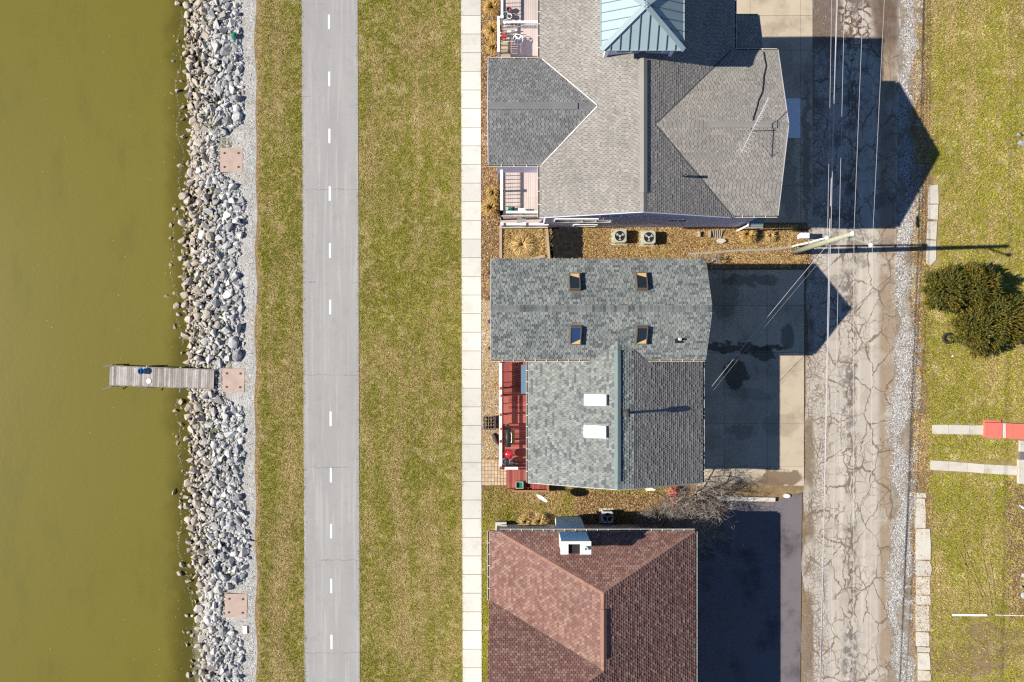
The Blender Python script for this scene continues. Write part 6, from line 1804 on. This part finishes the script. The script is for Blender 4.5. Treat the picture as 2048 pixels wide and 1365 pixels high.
# ------------------------------------------------------------------ utility pole and lines
pb = W(1587, 505); PT = 10.35
up_ = thing('utility_pole', 'tall weathered wooden utility pole with a white conduit beside the road', 'utility pole', pb)
mb = MB(); mb.tube([pb, pb + Vector((0, 0, 5)), pb + Vector((0, 0, PT))], [.17, .15, .115], 14); mb.build('pole', A['polewood'], up_, smooth=True)
cd = [W(1584, 494), W(1590, 494, .6), G(565, -187, 3.0), G(564.5, -186, 5.2), G(564, -184.5, 6.4)]
cd[0].z = 0; cd[1] = Vector((cd[0].x + .02, cd[0].y, 1.0))
mb = MB(); mb.tube(cd, .055, 10); mb.build('conduit', A['white'], up_)
for z in (1.0, 3.1, 5.0):
    f = (z - 1.0) / 4.5; x = cd[1].lerp(cd[3], max(0, min(1, f))); mb = MB(); mb.bar((x.x, x.y, z), (pb.x, pb.y, z), .05, .08); mb.build('standoff', A['steel'], up_)
armE = W(1743, 490.5, 9.6); armP = Vector((pb.x, pb.y, 9.4))
mb = MB(); mb.bar(armP, armE - Vector((0, 0, .12)), .07, .09); mb.build('side_arm', A['polewood'], up_)
mb = MB(); mb.tube([Vector((pb.x + .1, pb.y, 8.9)), armP.lerp(armE, .6) - Vector((0, 0, .15))], .015, 6); mb.build('brace', A['steel'], up_)
def insulator(c, r=.13):
    mb = MB(); mb.lathe(c, [(r * .5, -.14), (r * .5, -.1), (r, -.08), (r * .95, -.03), (r * .55, -.01), (r * .9, .02), (r * .75, .07), (r * .4, .1), (0, .11)], 16); mb.build('insulator', A['porcelain'], up_, smooth=True)
insulator(armE); insulator(Vector((pb.x, pb.y, PT + .14)))
lowI = W(1655, 476, 6.5); insulator(lowI)
mb = MB(); mb.bar(lowI - Vector((0, 0, .12)), (pb.x, pb.y, 6.35), .05, .08); mb.build('bracket', A['steel'], up_)
cI = W(1678, 480, 6.1)
mb = MB(); mb.bar((pb.x, pb.y, 6.05), cI, .05, .07); mb.build('bracket', A['steel'], up_)
mb = MB(); mb.bar((pb.x, pb.y, 5.9), W(1660, 482, 5.95), .05, .07); mb.build('bracket', A['steel'], up_)
def wire(pts, r, label, sag=0.0, mat='cable', rb=0):
    P = []
    for (a, b_) in zip(pts, pts[1:]):
        for i in range(14):
            f = i / 14; P.append(Vector(a).lerp(Vector(b_), f) - Vector((0, 0, sag * 4 * f * (1 - f))))
    P.append(Vector(pts[-1]))
    mb = MB(); mb.tube(P, r, 6); solo(mb, 'power_line', A[mat], label, 'cable', 'overhead lines along the road')
def ext(a, b_, k):
    a, b_ = Vector(a), Vector(b_); return b_ + (b_ - a) * k
def two(p_n, p_m, p_s):
    return [ext(p_m, p_n, .35), p_n, p_m, p_s, ext(p_m, p_s, .25)]
wire(two(W(1675, 0, 5.75), W(1658.5, 482, 5.95), W(1642, 1365, 5.3)), .021, 'thickest overhead line, pale bundled cable passing just right of the pole')
wire(two(W(1673, 0, 5.9), W(1661.5, 482, 6.1), W(1640, 1365, 5.35)), .015, 'pale overhead line hugging the thick bundled cable')
wire([ext(lowI, W(1663.5, 0, 6.4), .3), W(1663.5, 0, 6.4), lowI], .011, 'thin overhead line ending at the lowest insulator on the pole')
wire(two(W(1689, 0, 5.8), cI, W(1660, 1365, 5.2)), .011, 'thin overhead line second from the left along the road')
wire(two(W(1726.5, 0, 10.2), Vector((pb.x, pb.y, PT + .26)), W(1706, 1365, 10.2)), .010, 'thin overhead line running over the top of the pole')
wire(two(W(1768.7, 0, 9.5), armE + Vector((0, 0, .12)), W(1741, 1365, 9.3)), .009, 'rightmost overhead line carried on the side arm of the pole')
wire([W(1656, 489, 6.2), W(1420, 778, 4.0)], .012, 'pale service cable slanting from the pole to the blue-grey house', .25)
wire([W(1660, 500, 6.0), W(1412, 800, 3.9)], .004, 'very thin service wire slanting beside the pale service cable', .35)
mb = MB(); c = W(1657, 425, 5.95); mb.tube([c + Vector((0, -.4, 0)), c + Vector((0, -.3, 0)), c + Vector((0, .3, 0)), c + Vector((0, .4, 0))], [.03, .085, .085, .03], 10)
solo(mb, 'splice_case', A['darkcable'], 'dark splice case hanging on the thick overhead cable north of the pole', 'splice case')
